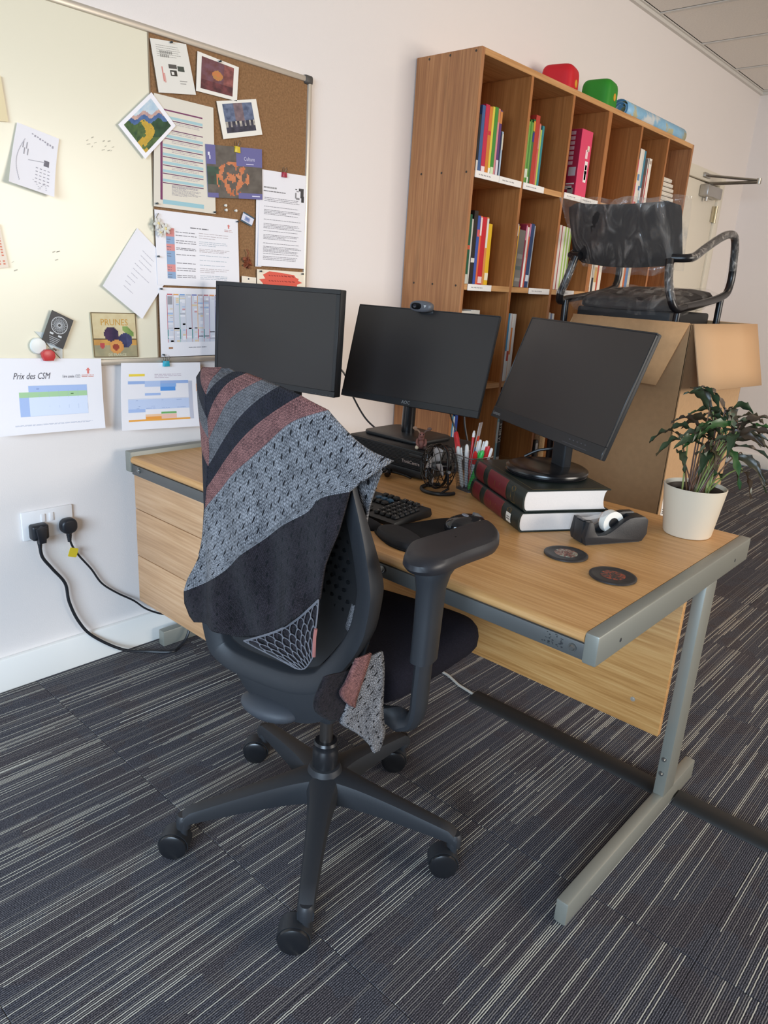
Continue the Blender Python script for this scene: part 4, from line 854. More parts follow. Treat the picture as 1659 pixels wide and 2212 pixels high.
# seat
def sup(n, hx, hy, e): return [(hx*abs(math.cos(t))**(2/e)*(1 if math.cos(t) > 0 else -1), hy*abs(math.sin(t))**(2/e)*(1 if math.sin(t) > 0 else -1)) for t in [2*PI*k/n for k in range(n)]]
g = G(); rows = []
for f, z in ((.90, .448), (.965, .452), (.995, .464), (1.0, .482), (.985, .502), (.95, .514), (.86, .522), (.6, .524), (.25, .519), (.01, .518)):
    rows.append([(.072+x*f*(1+.0), y*f*(1+.12*(x/.2)), z-.008*max(0, (x*f-.09)/.1)) for x, y in sup(44, .200, .232, 5.5)])
g.grid(rows, closed=True); g.add(rows[0], [tuple(range(44))[::-1]]); g.add(rows[-1], [tuple(range(44))]); Cp(g, 'seat', fab)
g = G().box(-.09, .18, -.12, .12, .432, .45, .006); g.box(-.10, .09, -.07, .07, .385, .436, .012); g.box(-.06, .06, -.05, .05, .325, .39, .014); Cp(g, 'seat_mechanism', pls)
# arms
def arm_shift(g, s_):
    if s_ > 0: g.v = [(x+.12*min(1, max(0, (abs(y)-.1)/.12)), y-.03*min(1, max(0, (abs(y)-.1)/.12)), z) for x, y, z in g.v]
    return g
for s_ in (-1, 1):
    g = G(); pth = spl([(-.085, s_*.10, .438), (-.09, s_*.20, .432), (-.093, s_*.245, .438), (-.098, s_*.262, .47), (-.098, s_*.264, .52), (-.094, s_*.264, .585)], 6)
    g.tube(pth, .0235, 12, flat=(1.0, .62) if False else (.62, 1.0), upv=(0, 0, 1) if False else (0, s_*1.0, .001)); Cp(arm_shift(g, s_), 'arm_bracket', pls)
    g = G(); pz = [(-.096, .575, .029), (-.092, .65, .0295), (-.090, .71, .031), (-.087, .735, .037), (-.080, .755, .046), (-.070, .768, .054)]
    rows = []
    for cx, z, r_ in pz:
        fl2 = .70 if z < .73 else .70+.1*(z-.73)/.04
        rows.append([(cx+r_*math.copysign(abs(math.cos(t))**.7, math.cos(t)), s_*.264+r_*fl2*math.copysign(abs(math.sin(t))**.7, math.sin(t)), z) for t in [2*PI*k/20 for k in range(20)]])
    g.grid(rows, closed=True); g.add(rows[0], [tuple(range(20))]); Cp(arm_shift(g, s_), 'arm_post', pls)
    pad = spl([(-.132, -.228, 0), (-.086, -.214, 0), (-.03, -.226, 0), (.05, -.246, 0), (.118, -.263, 0), (.127, -.275, 0), (.100, -.302, 0), (.063, -.322, 0), (.014, -.333, 0), (-.067, -.316, 0), (-.145, -.300, 0), (-.170, -.268, 0), (-.155, -.240, 0), (-.132, -.228, 0)], 4)[:-1]
    cx = sum(p.x for p in pad)/len(pad); cy = sum(p.y for p in pad)/len(pad); rows = []
    for f, z in ((.80, .757), (.95, .760), (1.0, .768), (.99, .777), (.93, .784), (.80, .7875), (.5, .789), (.02, .789)):
        rows.append([(cx+(p.x-cx)*f+(0 if s_ < 0 else .12), (cy+(p.y-cy)*f)*(1 if s_ < 0 else -1)-(0 if s_ < 0 else .03), z) for p in pad])
    g = G(); g.grid(rows, closed=True); g.add(rows[0], [tuple(range(len(pad)))]); Cp(g, 'arm_pad', mat('#26262a', .42, spec=.4))
# back: oval loop frame, perforated shell, lower yoke
YC = .005
HP = [(0, .445), (.06, .447), (.10, .456), (.136, .475), (.156, .505), (.172, .54), (.185, .58), (.191, .63), (.190, .69), (.185, .74), (.176, .79), (.164, .84), (.150, .89), (.142, .93), (.132, .96), (.112, .982), (.07, .993), (0, .996)]
def yc(z):
    for (z0, c0), (z1, c1) in zip([(.44, .058), (.48, .045), (.54, .030), (.62, .006), (.70, -.008)], [(.48, .045), (.54, .030), (.62, .006), (.70, -.008), (1.2, -.002)]):
        if z <= z1: return c0+(c1-c0)*(z-z0)/(z1-z0)
def bx(z): return -.163-.014*math.sin(min(1, max(0, (z-.44)/.32))*PI*.5)+.006*math.sin((z-.44)*9)
loop = spl([(0, y, z) for y, z in HP], 4); loop = [(v.y, v.z) for v in loop]
full = [(yc(z)+y, z) for y, z in loop] + [(yc(z)-y, z) for y, z in loop[-2:0:-1]]
def off(pts, d):
    out = []; n = len(pts)
    for i in range(n):
        a = Vector(pts[i-1]); b = Vector(pts[(i+1) % n]); t = (b-a).normalized(); nn = Vector((-t.y, t.x))
        out.append((pts[i][0]+nn.x*d, pts[i][1]+nn.y*d))
    return out
inn = off(full, .040); inn2 = off(full, .044)
def dp(z): return .045-.030*max(0, min(1, (z-.72)/.15))
rows = [[(bx(z)+dp(z), y*1, z) for y, z in off(full, .006)], [(bx(z)+.004, y, z) for y, z in full], [(bx(z)-.004, y, z) for y, z in off(full, .003)], [(bx(z)-.0045, y, z) for y, z in off(full, .009)], [(bx(z)+.006, y, z) for y, z in off(full, .036)], [(bx(z)+.011, y, z) for y, z in inn], [(bx(z)+dp(z)-.001, y, z) for y, z in inn2]]
g = G(); g.grid(rows, closed=True); g.grid([rows[-1], rows[0]], closed=True); Cp(g, 'back_frame', pls, ang=50)
# shell inside the loop
g = G(); nr = 9; rows = []
for k in range(nr):
    f = 1-k/(nr-1); rows.append([(bx(.72+(z-.72)*f)+min(.030, dp(.72+(z-.72)*f)-.003)+.030*(1-f*f), YC+(y-YC)*f*.995, .72+(z-.72)*f) for y, z in inn2])
g.grid(rows, closed=True); sh = Cp(g, 'back_shell', mat('#101114', .55, bump=.05))
h = G()
for i in range(-7, 8):
    for j in range(17):
        y = YC+.021*i+(.0105 if j % 2 else 0); z = .62+.0195*j
        if abs(y-YC) < .128-.10*max(0, (z-.82)/.1): 
            f = max(abs(y-YC)/.152, abs(z-.72)/.245); x = bx(z)+min(.030, dp(z)-.003)-.002+.030*(1-f*f)
            h.lathe([(.0042, 0), (.0034, .0012)], 8, M=Matrix.Translation((x, y, z)) @ Matrix.Rotation(-PI/2, 4, 'Y'))
o = h.build('perforations', mat('#0a0b0d', .35), sh); o['kind'] = 'stuff'
# skirt sweeping from the loop to the mechanism
low = [(y, z) for y, z in off(full, .006) if z < .60]; low.sort(key=lambda q: q[0])
LM_ = max(abs(y-.03) for y, z in low)
rows = []
for u in [k/12 for k in range(13)]:
    row = []
    for y, z in low:
        yl = .025+(y-.025)*.90; zl = min(z-.004, .364+.085*(abs(yl-.02)/.150)**2.2); k_ = max(0, 1-(abs(y-.025)/LM_)**3)
        p0 = Vector((bx(z)+.040, y, z)); k2 = max(0, 1-(abs(y-.025)/LM_)**1.7); p1 = p0.lerp(Vector((bx(z)+.030+.006*k_, yl, zl)), min(1, k2*1.5)); p2 = Vector((-.035, .02+(y-.02)*.55, max(.385, zl+.01))); p2 = p1.lerp(p2, .12+.88*k_)
        q = p0.lerp(p1, min(1, u/.5)) if u <= .5 else p1.lerp(p2, (u-.5)/.5)
        if u <= .5: q = q+Vector((-.003*math.sin(PI*u/.5)*k_, 0, 0))
        row.append(tuple(q))
    rows.append(row)
g = G(); g.grid(rows); o = Cp(g, 'back_yoke', pls, ang=60); sd = o.modifiers.new('thickness', 'SOLIDIFY'); sd.thickness = .006; sd.offset = 0
g = G(); g.ell((-.120, .058, .372), (.045, .072, .024), 20, 12); Cp(g, 'yoke_pad', mat('#3a3d43', .6))
# ================================================================== SHAWL
ROWS = [
  [(0.138, 1.048), (0.13, 1.049), (0.121, 1.051)],
  [(0.139, 1.004), (0.123, 1.027), (0.107, 1.046)],
  [(0.136, 0.963), (0.121, 0.994), (0.096, 1.03), (0.078, 1.045)],
  [(0.135, 0.928), (0.113, 0.963), (0.082, 1.006), (0.033, 1.041)],
  [(0.137, 0.881), (0.097, 0.936), (0.053, 0.985), (-0.01, 1.036)],
  [(0.14, 0.839), (0.091, 0.906), (0.031, 0.965), (-0.058, 1.028)],
  [(0.144, 0.799), (0.082, 0.872), (0.003, 0.942), (-0.051, 0.987), (-0.112, 1.012)],
  [(0.155, 0.748), (0.066, 0.829), (-0.025, 0.904), (-0.099, 0.96), (-0.149, 0.986)],
  [(0.17, 0.694), (0.065, 0.773), (-0.036, 0.862), (-0.123, 0.921), (-0.186, 0.959)],
  [(0.186, 0.652), (0.076, 0.726), (-0.027, 0.811), (-0.111, 0.885), (-0.214, 0.942)],
  [(0.194, 0.624), (0.109, 0.674), (0.044, 0.738), (-0.029, 0.802), (-0.084, 0.84), (-0.11, 0.869), (-0.161, 0.889)],
  [(0.196, 0.596), (0.116, 0.628), (0.044, 0.685), (-0.019, 0.736), (-0.077, 0.776), (-0.148, 0.818)],
  [(0.183, 0.575), (0.122, 0.588), (0.054, 0.627), (-0.02, 0.684), (-0.079, 0.73), (-0.131, 0.761)],
  [(0.168, 0.566), (0.128, 0.574), (0.088, 0.577), (0.042, 0.568), (-0.042, 0.618), (-0.121, 0.696)]]
BAND = [1, 0, 2, 1, 0, 2, 3, 3, 3, 3, 4, 4, 4]      # 0 rose 1 dark 2 grey 3 blue grey lace knit 4 brown black
BAND = [2, 1, 0, 2, 1, 0, 3, 3, 3, 3, 4, 4, 4]
kn = [knit('knit_rose', '#4a2e2f', '#a8756f'), knit('knit_dark', '#0f0f16', '#2d2b36'), knit('knit_grey', '#3a393c', '#828083'), knit('knit_blue_grey', '#34353a', '#a3a3a7', .75, True), knit('knit_brown_black', '#100e12', '#352f35', 1.0, True)]
def resamp(P, n):
    P = spl([(p[0], p[1], 0) for p in P], 10); L = [0]
    for i in range(1, len(P)): L.append(L[-1]+(P[i]-P[i-1]).length)
    out = []; j = 0
    for k in range(n):
        t = L[-1]*k/(n-1)
        while j < len(L)-2 and L[j+1] < t: j += 1
        f = (t-L[j])/max(1e-9, L[j+1]-L[j]); q = P[j].lerp(P[j+1], min(1, f)); out.append((q.x, q.y))
    return out, L[-1]
NU = 40
rs = [resamp(r, NU) for r in ROWS]
SW = thing('knitted_shawl', 'striped rose, grey and charcoal knitted shawl draped over the office chair', 'shawl', HUB, CY)
def sx_(y, z):
    top = 1.045-.55*max(0, -.06-y)**1.3*1.2-.03*max(0, y-.1)
    x = -.205
    x += .040*math.exp(-max(0, top-z)/.016)
    low_ = max(0, min(1, (.90-z)/.25))
    x += low_*(.013*math.sin(y*38+z*10+1.2)+.008*math.sin(y*71-z*14)) - .016*low_ - .012*max(0, min(1, (z-.9)/.1))*(1-abs(y)/.3)
    if y < -.15: x += .05*((-.15-y)/.07)**2*max(0, min(1, (z-.80)/.15))
    return x
g = G(); g.uv = []; SUB = 6
vr = []; vv = 0
for i in range(len(ROWS)-1):
    P0 = rs[max(i-1, 0)][0]; P1 = rs[i][0]; P2 = rs[i+1][0]; P3 = rs[min(i+2, len(ROWS)-1)][0]
    hgt = sum(math.dist(a, b) for a, b in zip(P1, P2))/NU
    for s_ in range(SUB):
        t = s_/SUB; row = []
        ln = rs[i][1]*(1-t)+rs[i+1][1]*t
        for a, b in zip(P1, P2): row.append((a[0]*(1-t)+b[0]*t, a[1]*(1-t)+b[1]*t))
        vr.append((row, vv+hgt*t, ln, BAND[i]))
    vv += hgt
vr.append((rs[-1][0], vv, rs[-1][1], 4))
vs = []; nrow = len(vr)
for row, v_, ln, b in vr:
    for k, (y, z) in enumerate(row):
        vs.append((sx_(y, z), y, z)); g.uv.append((.2+ln*k/(NU-1) + row[0][1]*.3, v_))
fs = []; mi = []
for i in range(nrow-1):
    for j in range(NU-1): fs.append((i*NU+j, i*NU+j+1, (i+1)*NU+j+1, (i+1)*NU+j)); mi.append(vr[i][3])
g.add(vs, fs); g.mi = mi
o = g.build('back_drape', kn, SW, ang=80); sd = o.modifiers.new('thickness', 'SOLIDIFY'); sd.thickness = .006; sd.offset = 0
# folded left edge
FOLD = [((0.196, 1.043), (0.139, 1.05)), ((0.201, 1.038), (0.14, 1.006)), ((0.213, 1.023), (0.137, 0.966)), ((0.21, 0.969), (0.136, 0.93)), ((0.202, 0.909), (0.138, 0.879)), ((0.190, 0.79), (0.143, 0.79)), ((.180, .70), (.168, .70))]
FB = [0, 1, 2, 0, 1, 1]
g = G(); g.uv = []; vs = []; fs = []; mi = []; NF = 8; rowi = 0
for i in range(len(FOLD)-1):
    for s_ in range(6 if i < len(FOLD)-2 else 7):
        t = s_/6
        l = [FOLD[i][0][q]*(1-t)+FOLD[i+1][0][q]*t for q in (0, 1)]; r = [FOLD[i][1][q]*(1-t)+FOLD[i+1][1][q]*t for q in (0, 1)]
        for k in range(NF):
            u = k/(NF-1); y = l[0]*(1-u)+r[0]*u; z = l[1]*(1-u)+r[1]*u
            vs.append((-.155*(1-u)+sx_(r[0], r[1])*u - .006*math.sin(PI*u), y, z)); g.uv.append((u*.08, (i+t)*.05))
        if rowi:
            for k in range(NF-1): a = (rowi-1)*NF+k; fs.append((a, a+1, a+1+NF, a+NF)); mi.append(FB[i if s_ else i-1])
        rowi += 1
g.add(vs, fs); g.mi = mi; o = g.build('folded_edge', kn, SW, ang=80); sd = o.modifiers.new('thickness', 'SOLIDIFY'); sd.thickness = .005; sd.offset = 0
# part that hangs down in front of the back rest
g = G(); g.uv = []; vs = []; fs = []; mi = []; N1 = 24
ytop = [(.175-.155*k/(N1-1)) for k in range(N1)]
fr_rows = 14
for i in range(fr_rows+1):
    t = i/fr_rows
    for k, y in enumerate(ytop):
        zt = 1.032-.03*max(0, y-.1)-.030*min(1, t*4); yy = y*(1-.16*t); z = zt-.30*t*(1-.2*math.sin(k*.4))
        x = -.165+.062*min(1, t*4)+.008*math.sin(k*.9+t*3)*t
        vs.append((x, yy, z)); g.uv.append((k*.017, t*.35))
    if i:
        for k in range(N1-1): a = (i-1)*N1+k; fs.append((a, a+1, a+1+N1, a+N1)); mi.append([2, 1, 0][(i//3+k//6) % 3])
g.add(vs, fs); g.mi = mi; o = g.build('front_drape', kn, SW, ang=80); sd = o.modifiers.new('thickness', 'SOLIDIFY'); sd.thickness = .005; sd.offset = 0
# narrow end showing beside the frame, then hanging over the seat edge
def strip(name, L_, R_, bands, sub=5, nx=7, wob=.004):
    g = G(); g.uv = []; vs = []; fs = []; mi = []; ri = 0
    A = spl(L_, sub); Bq = spl(R_, sub)
    for i, (a, b) in enumerate(zip(A, Bq)):
        for k in range(nx):
            u = k/(nx-1); q = a.lerp(b, u); q.x += wob*math.sin(u*7+i*.35); vs.append(tuple(q)); g.uv.append((u*(a-b).length, i*.012))
        if i:
            for k in range(nx-1): c = (i-1)*nx+k; fs.append((c, c+1, c+1+nx, c+nx)); mi.append(bands[min(len(bands)-1, (i-1)//sub)])
    g.add(vs, fs); g.mi = mi; o = g.build(name, kn, SW, ang=80); sd = o.modifiers.new('thickness', 'SOLIDIFY'); sd.thickness = .005; sd.offset = 0; return o
strip('hanging_edge', [(-.165, -.12, .93), (-.14, -.12, .86), (-.13, -.11, .80), (-.13, -.12, .74), (-.13, -.13, .68), (-.15, -.13, .62)],
      [(-.175, -.205, .938), (-.142, -.163, .86), (-.132, -.153, .81), (-.132, -.160, .745), (-.132, -.169, .68), (-.15, -.164, .60)], [3, 3, 0, 1, 2])
strip('hanging_tail', [(-.238, -.205, .612), (-.246, -.204, .57), (-.256, -.202, .53), (-.258, -.200, .508), (-.218, -.209, .464), (-.178, -.219, .412)],
      [(-.178, -.222, .612), (-.170, -.224, .57), (-.163, -.225, .52), (-.160, -.225, .475), (-.156, -.225, .44), (-.160, -.222, .404)], [3, 3, 3, 3, 3], nx=9)
strip('hanging_tail', [(-.246, -.214, .625), (-.262, -.206, .59), (-.274, -.205, .572), (-.250, -.212, .540)], [(-.214, -.222, .625), (-.226, -.218, .585), (-.234, -.214, .553), (-.240, -.213, .533)], [0, 0, 0], nx=5, wob=.002)
strip('hanging_tail', [(-.30, -.190, .61), (-.318, -.185, .58), (-.316, -.186, .555), (-.285, -.192, .525)], [(-.24, -.203, .60), (-.244, -.203, .56), (-.246, -.203, .53), (-.254, -.200, .508)], [4, 4, 4], nx=6, wob=.002)
# honeycomb lace tip built as looped yarn
LC = [[(0.038, 0.571), (-0.01, 0.598), (-0.046, 0.621), (-0.085, 0.655), (-0.124, 0.699)], [(0.006, 0.566), (-0.036, 0.586), (-0.072, 0.61), (-0.097, 0.637), (-0.122, 0.662)], [(-0.032, 0.562), (-0.058, 0.572), (-0.082, 0.589), (-0.102, 0.612), (-0.118, 0.628)], [(-0.079, 0.555), (-0.089, 0.556), (-0.101, 0.562), (-0.112, 0.579), (-0.118, 0.592)]]
lr = [resamp(r, 31)[0] for r in LC]
def lp(u, v):
    v = max(0, min(2.999, v*3)); i = int(v); f = v-i; k = max(0, min(29.999, u*30)); j = int(k); e = k-j
    a = [lr[i][j][q]*(1-e)+lr[i][j+1][q]*e for q in (0, 1)]; b = [lr[i+1][j][q]*(1-e)+lr[i+1][j+1][q]*e for q in (0, 1)]
    y, z = a[0]*(1-f)+b[0]*f, a[1]*(1-f)+b[1]*f
    return Vector((-.228, y, z))
g = G(); NC, NRW = 9, 5
for r_ in range(NRW):
    v0, v1 = r_/NRW, (r_+1)/NRW
    for c_ in range(NC):
        s_ = .5 if r_ % 2 else 0
        u0, u1 = (c_+s_)/NC, (c_+1+s_)/NC
        if u1 > 1.01: continue
        um = (u0+u1)/2
        for k_ in (-.006, .006): g.tube(spl([lp(u0, v1), lp(u0+.012, v0+(v1-v0)*.5), lp(um+k_*.5, v0), lp(um+k_*.5, v0+(v1-v0)*.2)], 3), .0008, 5)
        g.tube(spl([lp(um, v0), lp(u1-.012, v0+(v1-v0)*.5), lp(u1, v1)], 3), .0009, 5)
for v_ in (0, 0.02): g.tube([lp(k/24, v_) for k in range(25)], .0014, 6)
g.tube([lp(0, k/10) for k in range(11)]+[lp(k/8, 1) for k in range(9)], .0013, 6); g.tube([lp(1, k/10) for k in range(11)], .0014, 6)
o = g.build('lace_tip', mat('#6c6b70', .9, spec=.1), SW); o['kind'] = 'stuff'
g = G(); g.uv = []; rows = [[lp(u/16, v/8)+Vector((.006, 0, 0)) for u in range(17)] for v in range(9)]; g.grid(rows); g.uv = [(u*.006, v*.006) for v in range(9) for u in range(17)]; g.build('lace_backing', kn[4], SW)
g = G(); g.tube([lp(1, .5+.05*k)+Vector((-.002, -.002, 0)) for k in range(11)], .0032, 6); g.build('rose_lining', kn[0], SW) if False else g.build('rose_lining', mat('#9a625c', .9), SW)
# ================================================================== THINGS ON THE DESK
bk1 = mat('#1f2022', .42, spec=.45, bump=.06, bscale=1200)
bk2 = mat('#151517', .22, spec=.5)
bk3 = mat('#1f2022', .5, spec=.4, bump=.08, bscale=1500)
scr = mat('#262221', .42, spec=.5)
ZD = .6662
def axes_mw(c, yaw_, tilt):
    y, t = math.radians(yaw_), math.radians(tilt)
    n = Vector((math.cos(y)*math.cos(t), math.sin(y)*math.cos(t), math.sin(t))); r = Vector((-math.sin(y), math.cos(y), 0)); u = n.cross(r)
    M = Matrix((r, u, n)).transposed().to_4x4(); M.translation = Vector(c); return M
def monitor(label, base, c, yaw_, tilt, w_, h_, bez, chin, thick, brand=None, bpos=(0, 0), group=None):
    # the thing sits at the foot of its stand; panel parts are placed by a matrix relative to it
    t = thing('monitor', label, 'monitor', base, 0)
    M = Matrix.Translation(-Vector(base)) @ axes_mw(c, yaw_, tilt)
    g = G(); g.box(-w_/2, w_/2, -h_/2, h_/2, -thick, -.004, .003, 2, M=M); g.box(-w_*.36, w_*.36, -h_*.36, h_*.36, -thick-.022, -thick+.002, .012, 3, M=M); g.build('panel_back', bk3, t)
    fr = G()
    fr.box(-w_/2, w_/2, h_/2-bez, h_/2, -.006, 0, .0012, 1, M=M); fr.box(-w_/2, -w_/2+bez, -h_/2+chin, h_/2-bez, -.006, 0, .0012, 1, M=M); fr.box(w_/2-bez, w_/2, -h_/2+chin, h_/2-bez, -.006, 0, .0012, 1, M=M); fr.box(-w_/2, w_/2, -h_/2, -h_/2+chin, -.006, .0008, .0012, 1, M=M)
    fo = fr.build('bezel', bk1, t)
    G().box(-w_/2+bez, w_/2-bez, -h_/2+chin, h_/2-bez, -.005, -.0012, M=M).build('screen', scr, t)
    if brand:
        vs, fs = text(brand, .014); g = G(); g.add([(x+bpos[0], y+bpos[1], .0011) for x, y, z in vs], fs); g2 = G(); g2.add(g.v, g.f, 0, M); g2.build('brand_lettering', mat('#9a9a9a', .4, .3), fo)
    return t, M, fo
# left monitor
c = Vector((.336, -.324, 1.034)); t, M, fo = monitor('black monitor nearest the wall, with a plain wide bezel', (.40, -.335, ZD), c, 189.6, 2.0, .473, .295, .013, .017, .03)
g = G(); g.box(-.012, .022, -.03, .03, .008, .34, .004); g.build('stand_column', bk1, t)
g = G().prism(rrect(-.11, .10, -.12, .12, .03), 0, .012, bev=.004); g.build('stand_base', bk1, t)
g = G()
for k in range(6): g.box(.155+.013*k, .160+.013*k, -.1445, -.1425, .0005, .0012, M=M)
g.build('buttons', mat('#3c3c40', .4), fo)
# desktop computer lying flat
pc = thing('desktop_computer', 'flat black desktop computer with a slatted front, under the centre monitor', 'computer', (.655, -.622, ZD))
G().box(-.118, .13, -.157, .157, .0035, .0838, .003).build('case', bk3, pc)
g = G()
for k in range(12): g.box(-.130, -.1245, -.150, .150, .030+.0042*k, .0322+.0042*k)
o = g.build('front_grille', bk1, pc); o['kind'] = 'stuff'
G().box(-.127, -.1175, -.156, .156, .004, .083, .002).build('front_panel', mat('#141416', .5), pc)
g = G(); g.box(-.1315, -.126, -.150, -.100, .062, .074, .001); g.box(-.1315, -.126, -.150, .150, .0055, .026, .001); g.build('port_strip', bk1, pc)
vs, fs = text('ThinkCentre', .0145); g = G(); g.add([(-.1322, -.108-x*.92, .046+y) for x, y, z in vs], fs); g.build('brand_lettering', mat('#d0c0ba', .4, .2), pc)
g = G()
for k, z in enumerate((.015,)):
    for q in range(3): g.box(-.1325, -.131, -.02+.022*q, -.006+.022*q, .011, .019)
g.build('usb_ports', mat('#2f3034', .4), pc)
for x in (-.1, .11):
    for y in (-.13, .13): G().cyl((x, y, 0), (x, y, .004), .01).build('foot', bk2, pc)
ZP = ZD+.0842
# centre monitor
c = Vector((.628, -.632, .998)); base = (.69, -.592, ZP)
t, M, fo = monitor('black monitor in the middle, standing on the desktop computer', base, c, 186.8, 15.0, .495, .290, .0035, .021, .012, 'AOC', (0, -.1345))
g = G(); pts = [(x-.02, y) for x, y in rrect(-.095, .085, -.118, .118, .035)]; g.prism(pts, 0, .011, bev=.004); g.build('stand_base', bk1, t)
g = G(); g.tube([(-.012, .012, .008), (-.012, .010, .10), (-.005, .004, .17), (-.028, -.018, .235)], [.021, .0205, .020, .019], 20); g.build('stand_column', bk2, t)
# webcam on the middle monitor
wcm = M.copy()
Mw = axes_mw(M @ Vector((-.005, .149, .016)) + Vector(base), 186.8, 3)
wc = thing('webcam', 'dark grey oval webcam clipped on top of the middle monitor', 'webcam', mw=Mw)
g = G(); b = sup(32, .037, .0165, 2.6); g.prism(b, -.013, .012, bev=.006, seg=3); g.build('housing', mat('#56565a', .4), wc)
g = G(); g.prism([(x-.012, y) for x, y in sup(24, .0175, .0095, 2.6)], .011, .0128, bev=.0006, seg=1); ln = g.build('lens_window', mat('#0c0c0e', .15), wc)
g = G(); g.lathe([(.0055, .0128), (.005, .0138), (.002, .0134)], 16, (-.017, 0, 0)); g.build('lens', mat('#2c2c33', .08), ln)
g = G(); g.prism([(.014, .004), (.023, .004), (.0185, -.004)], .0118, .0126); g.build('emblem', mat('#d5d5d5', .3, .5), wc)
g = G(); g.prism(sup(28, .026, .010, 2.4), -.030, -.012, bev=.004, M=Matrix.Translation((.008, -.014, .0))); g.box(-.018, .024, -.03, -.012, -.040, -.026, .003); g.build('clip_foot', bk3, wc)
# cables behind the monitors
for lab, pth in (('black cable dropping down behind the gap between left and middle monitors', [(.62, -.15, .98), (.78, -.165, .90), (.80, -.21, .81), (.80, -.28, .74), (.802, -.36, .70), (.803, -.42, .667)]),
                 ('left one of the two black cables hanging beneath the middle monitor', [(.655, -.62, .93), (.73, -.62, .90), (.83, -.61, .84), (.86, -.62, .78), (.87, -.66, .70)]),
                 ('right one of the two black cables hanging beneath the middle monitor', [(.66, -.66, .93), (.77, -.68, .90), (.81, -.69, .85), (.82, -.70, .78), (.83, -.72, .70)])):
    g = G().tube(spl(pth, 8), .0032, 8); P0 = Vector(pth[-1]); g.v = [tuple(Vector(v)-P0) for v in g.v]; tag(g.build('cable', bk1, None, pth[-1]), lab, 'cable')
# animal figurine
mo = thing('animal_figurine', 'small reddish brown antlered animal figurine sitting on the computer', 'figurine', (.556, -.738, ZP-.0002), math.radians(40))
br = mat('#8f5f56', .6, var=.15, vscale=90)
b = bmesh.new()
G().ell((0, 0, .014), (.013, .011, .0145), 18, 12).ell((0, .001, .034), (.0085, .009, .012), 16, 10).build('body', br, mo)
G().ell((-.006, 0, .043), (.0125, .0085, .0085), 16, 10).build('head', br, mo)
for s_ in (-1, 1):
    g = G(); g.tube(spl([(0, s_*.006, .048), (.002, s_*.013, .055), (0, s_*.020, .056), (-.002, s_*.025, .062)], 4), [.0026]*12+[.0018], 7); g.ell((0, s_*.021, .061), (.0022, .007, .005), 10, 6); g.build('antler', mat('#a07f66', .6) if s_ > 0 else mat('#6d5347', .6), mo)
    G().ell((-.010, s_*.012, .006), (.010, .0055, .006), 12, 8).build('foot', mat('#e6d9bf', .6) if s_ > 0 else mat('#4a3b38', .6), mo)
    G().ell((-.0155, s_*.0045, .046), (.0018, .0018, .0022), 8, 6).build('eye', mat('#1a1514', .3), mo)
    G().tube(spl([(.002, s_*.011, .028), (-.010, s_*.013, .020), (-.013, s_*.009, .012)], 4), .0035, 7).build('forelimb', br, mo)
# small fan
fan = thing('desk_fan', 'small black wire desk fan between the computer and the pen pot', 'fan', (.478, -.868, ZD))
FY = math.radians(153); FM = Matrix.Translation((0, 0, .071)) @ Vector((math.cos(FY), math.sin(FY), .10)).to_track_quat('Z', 'Y').to_matrix().to_4x4()
def ring(r, z, n=40): return [FM @ Vector((r*math.cos(2*PI*k/n), r*math.sin(2*PI*k/n), z)) for k in range(n)]
g = G()
for r_, z in ((.058, -.022), (.060, .0), (.058, .022), (.046, .032), (.033, .0355), (.018, .037), (.046, -.030), (.030, -.034)): g.tube(ring(r_, z), .0013 if abs(z) > .01 or r_ < .05 else .0024, 6, closed=True)
for k in range(14):
    a = 2*PI*k/14; pth = [(.012, .037), (.030, .036), (.050, .030), (.058, .022), (.060, .0), (.058, -.022), (.046, -.030), (.020, -.035)]
    g.tube([FM @ Vector((r_*math.cos(a), r_*math.sin(a), z)) for r_, z in pth], .0010, 5)
g.build('wire_cage', bk2, fan)
G().tube(ring(.0605, 0), .004, 8, closed=True, flat=(1.6, .5)).build('cage_band', bk2, fan)
g = G(); g.lathe([(.014, -.034), (.0155, -.03), (.0155, .004), (.012, .008)], 20, M=FM); g.build('motor', bk2, fan)
g = G()
for k in range(4):
    a0 = 2*PI*k/4; rows = []
    for i in range(6):
        r_ = .013+.038*i/5; rows.append([FM @ Vector((r_*math.cos(a0+(j/5-.5)*(1.0-.06*i)), r_*math.sin(a0+(j/5-.5)*(1.0-.06*i)), .010+.012*(j/5-.5))) for j in range(6)])
    bl_ = G(); bl_.grid(rows); o = bl_.build('fan_blade', mat('#b5adaa', .4), fan); sd = o.modifiers.new('thickness', 'SOLIDIFY'); sd.thickness = .001
G().lathe([(.013, .006), (.012, .016), (.006, .020)], 18, M=FM).build('fan_hub', mat('#3a3a3c', .3), fan)
ax_ = Vector((-math.sin(FY), math.cos(FY), 0)); fwd = Vector((math.cos(FY), math.sin(FY), 0))
pth = []
for k in range(15): a = math.radians(-115+230*k/14); pth.append(fwd*(-math.cos(a))*.052*-1+ax_*math.sin(a)*.05+Vector((0, 0, .0052)))
pth = [p-fwd*.010 for p in pth]
G().tube(pth, .0052, 10).build('base_loop', bk1, fan)
for s_ in (-1, 1):
    q = FM @ Vector((0, 0, 0))
    G().tube([q+ax_*s_*.062, q+ax_*s_*.066+Vector((0, 0, -.03)), q+ax_*s_*.052-fwd*.01+Vector((0, 0, -.05)), fwd*.012*1+ax_*s_*.047+Vector((0, 0, .006))], .0034, 8).build('support_arm', bk2, fan)
    G().cyl(q+ax_*s_*.058, q+ax_*s_*.0685, .0045, n=12).build('pivot_screw', mat('#b9c4c0', .25, .9), fan)
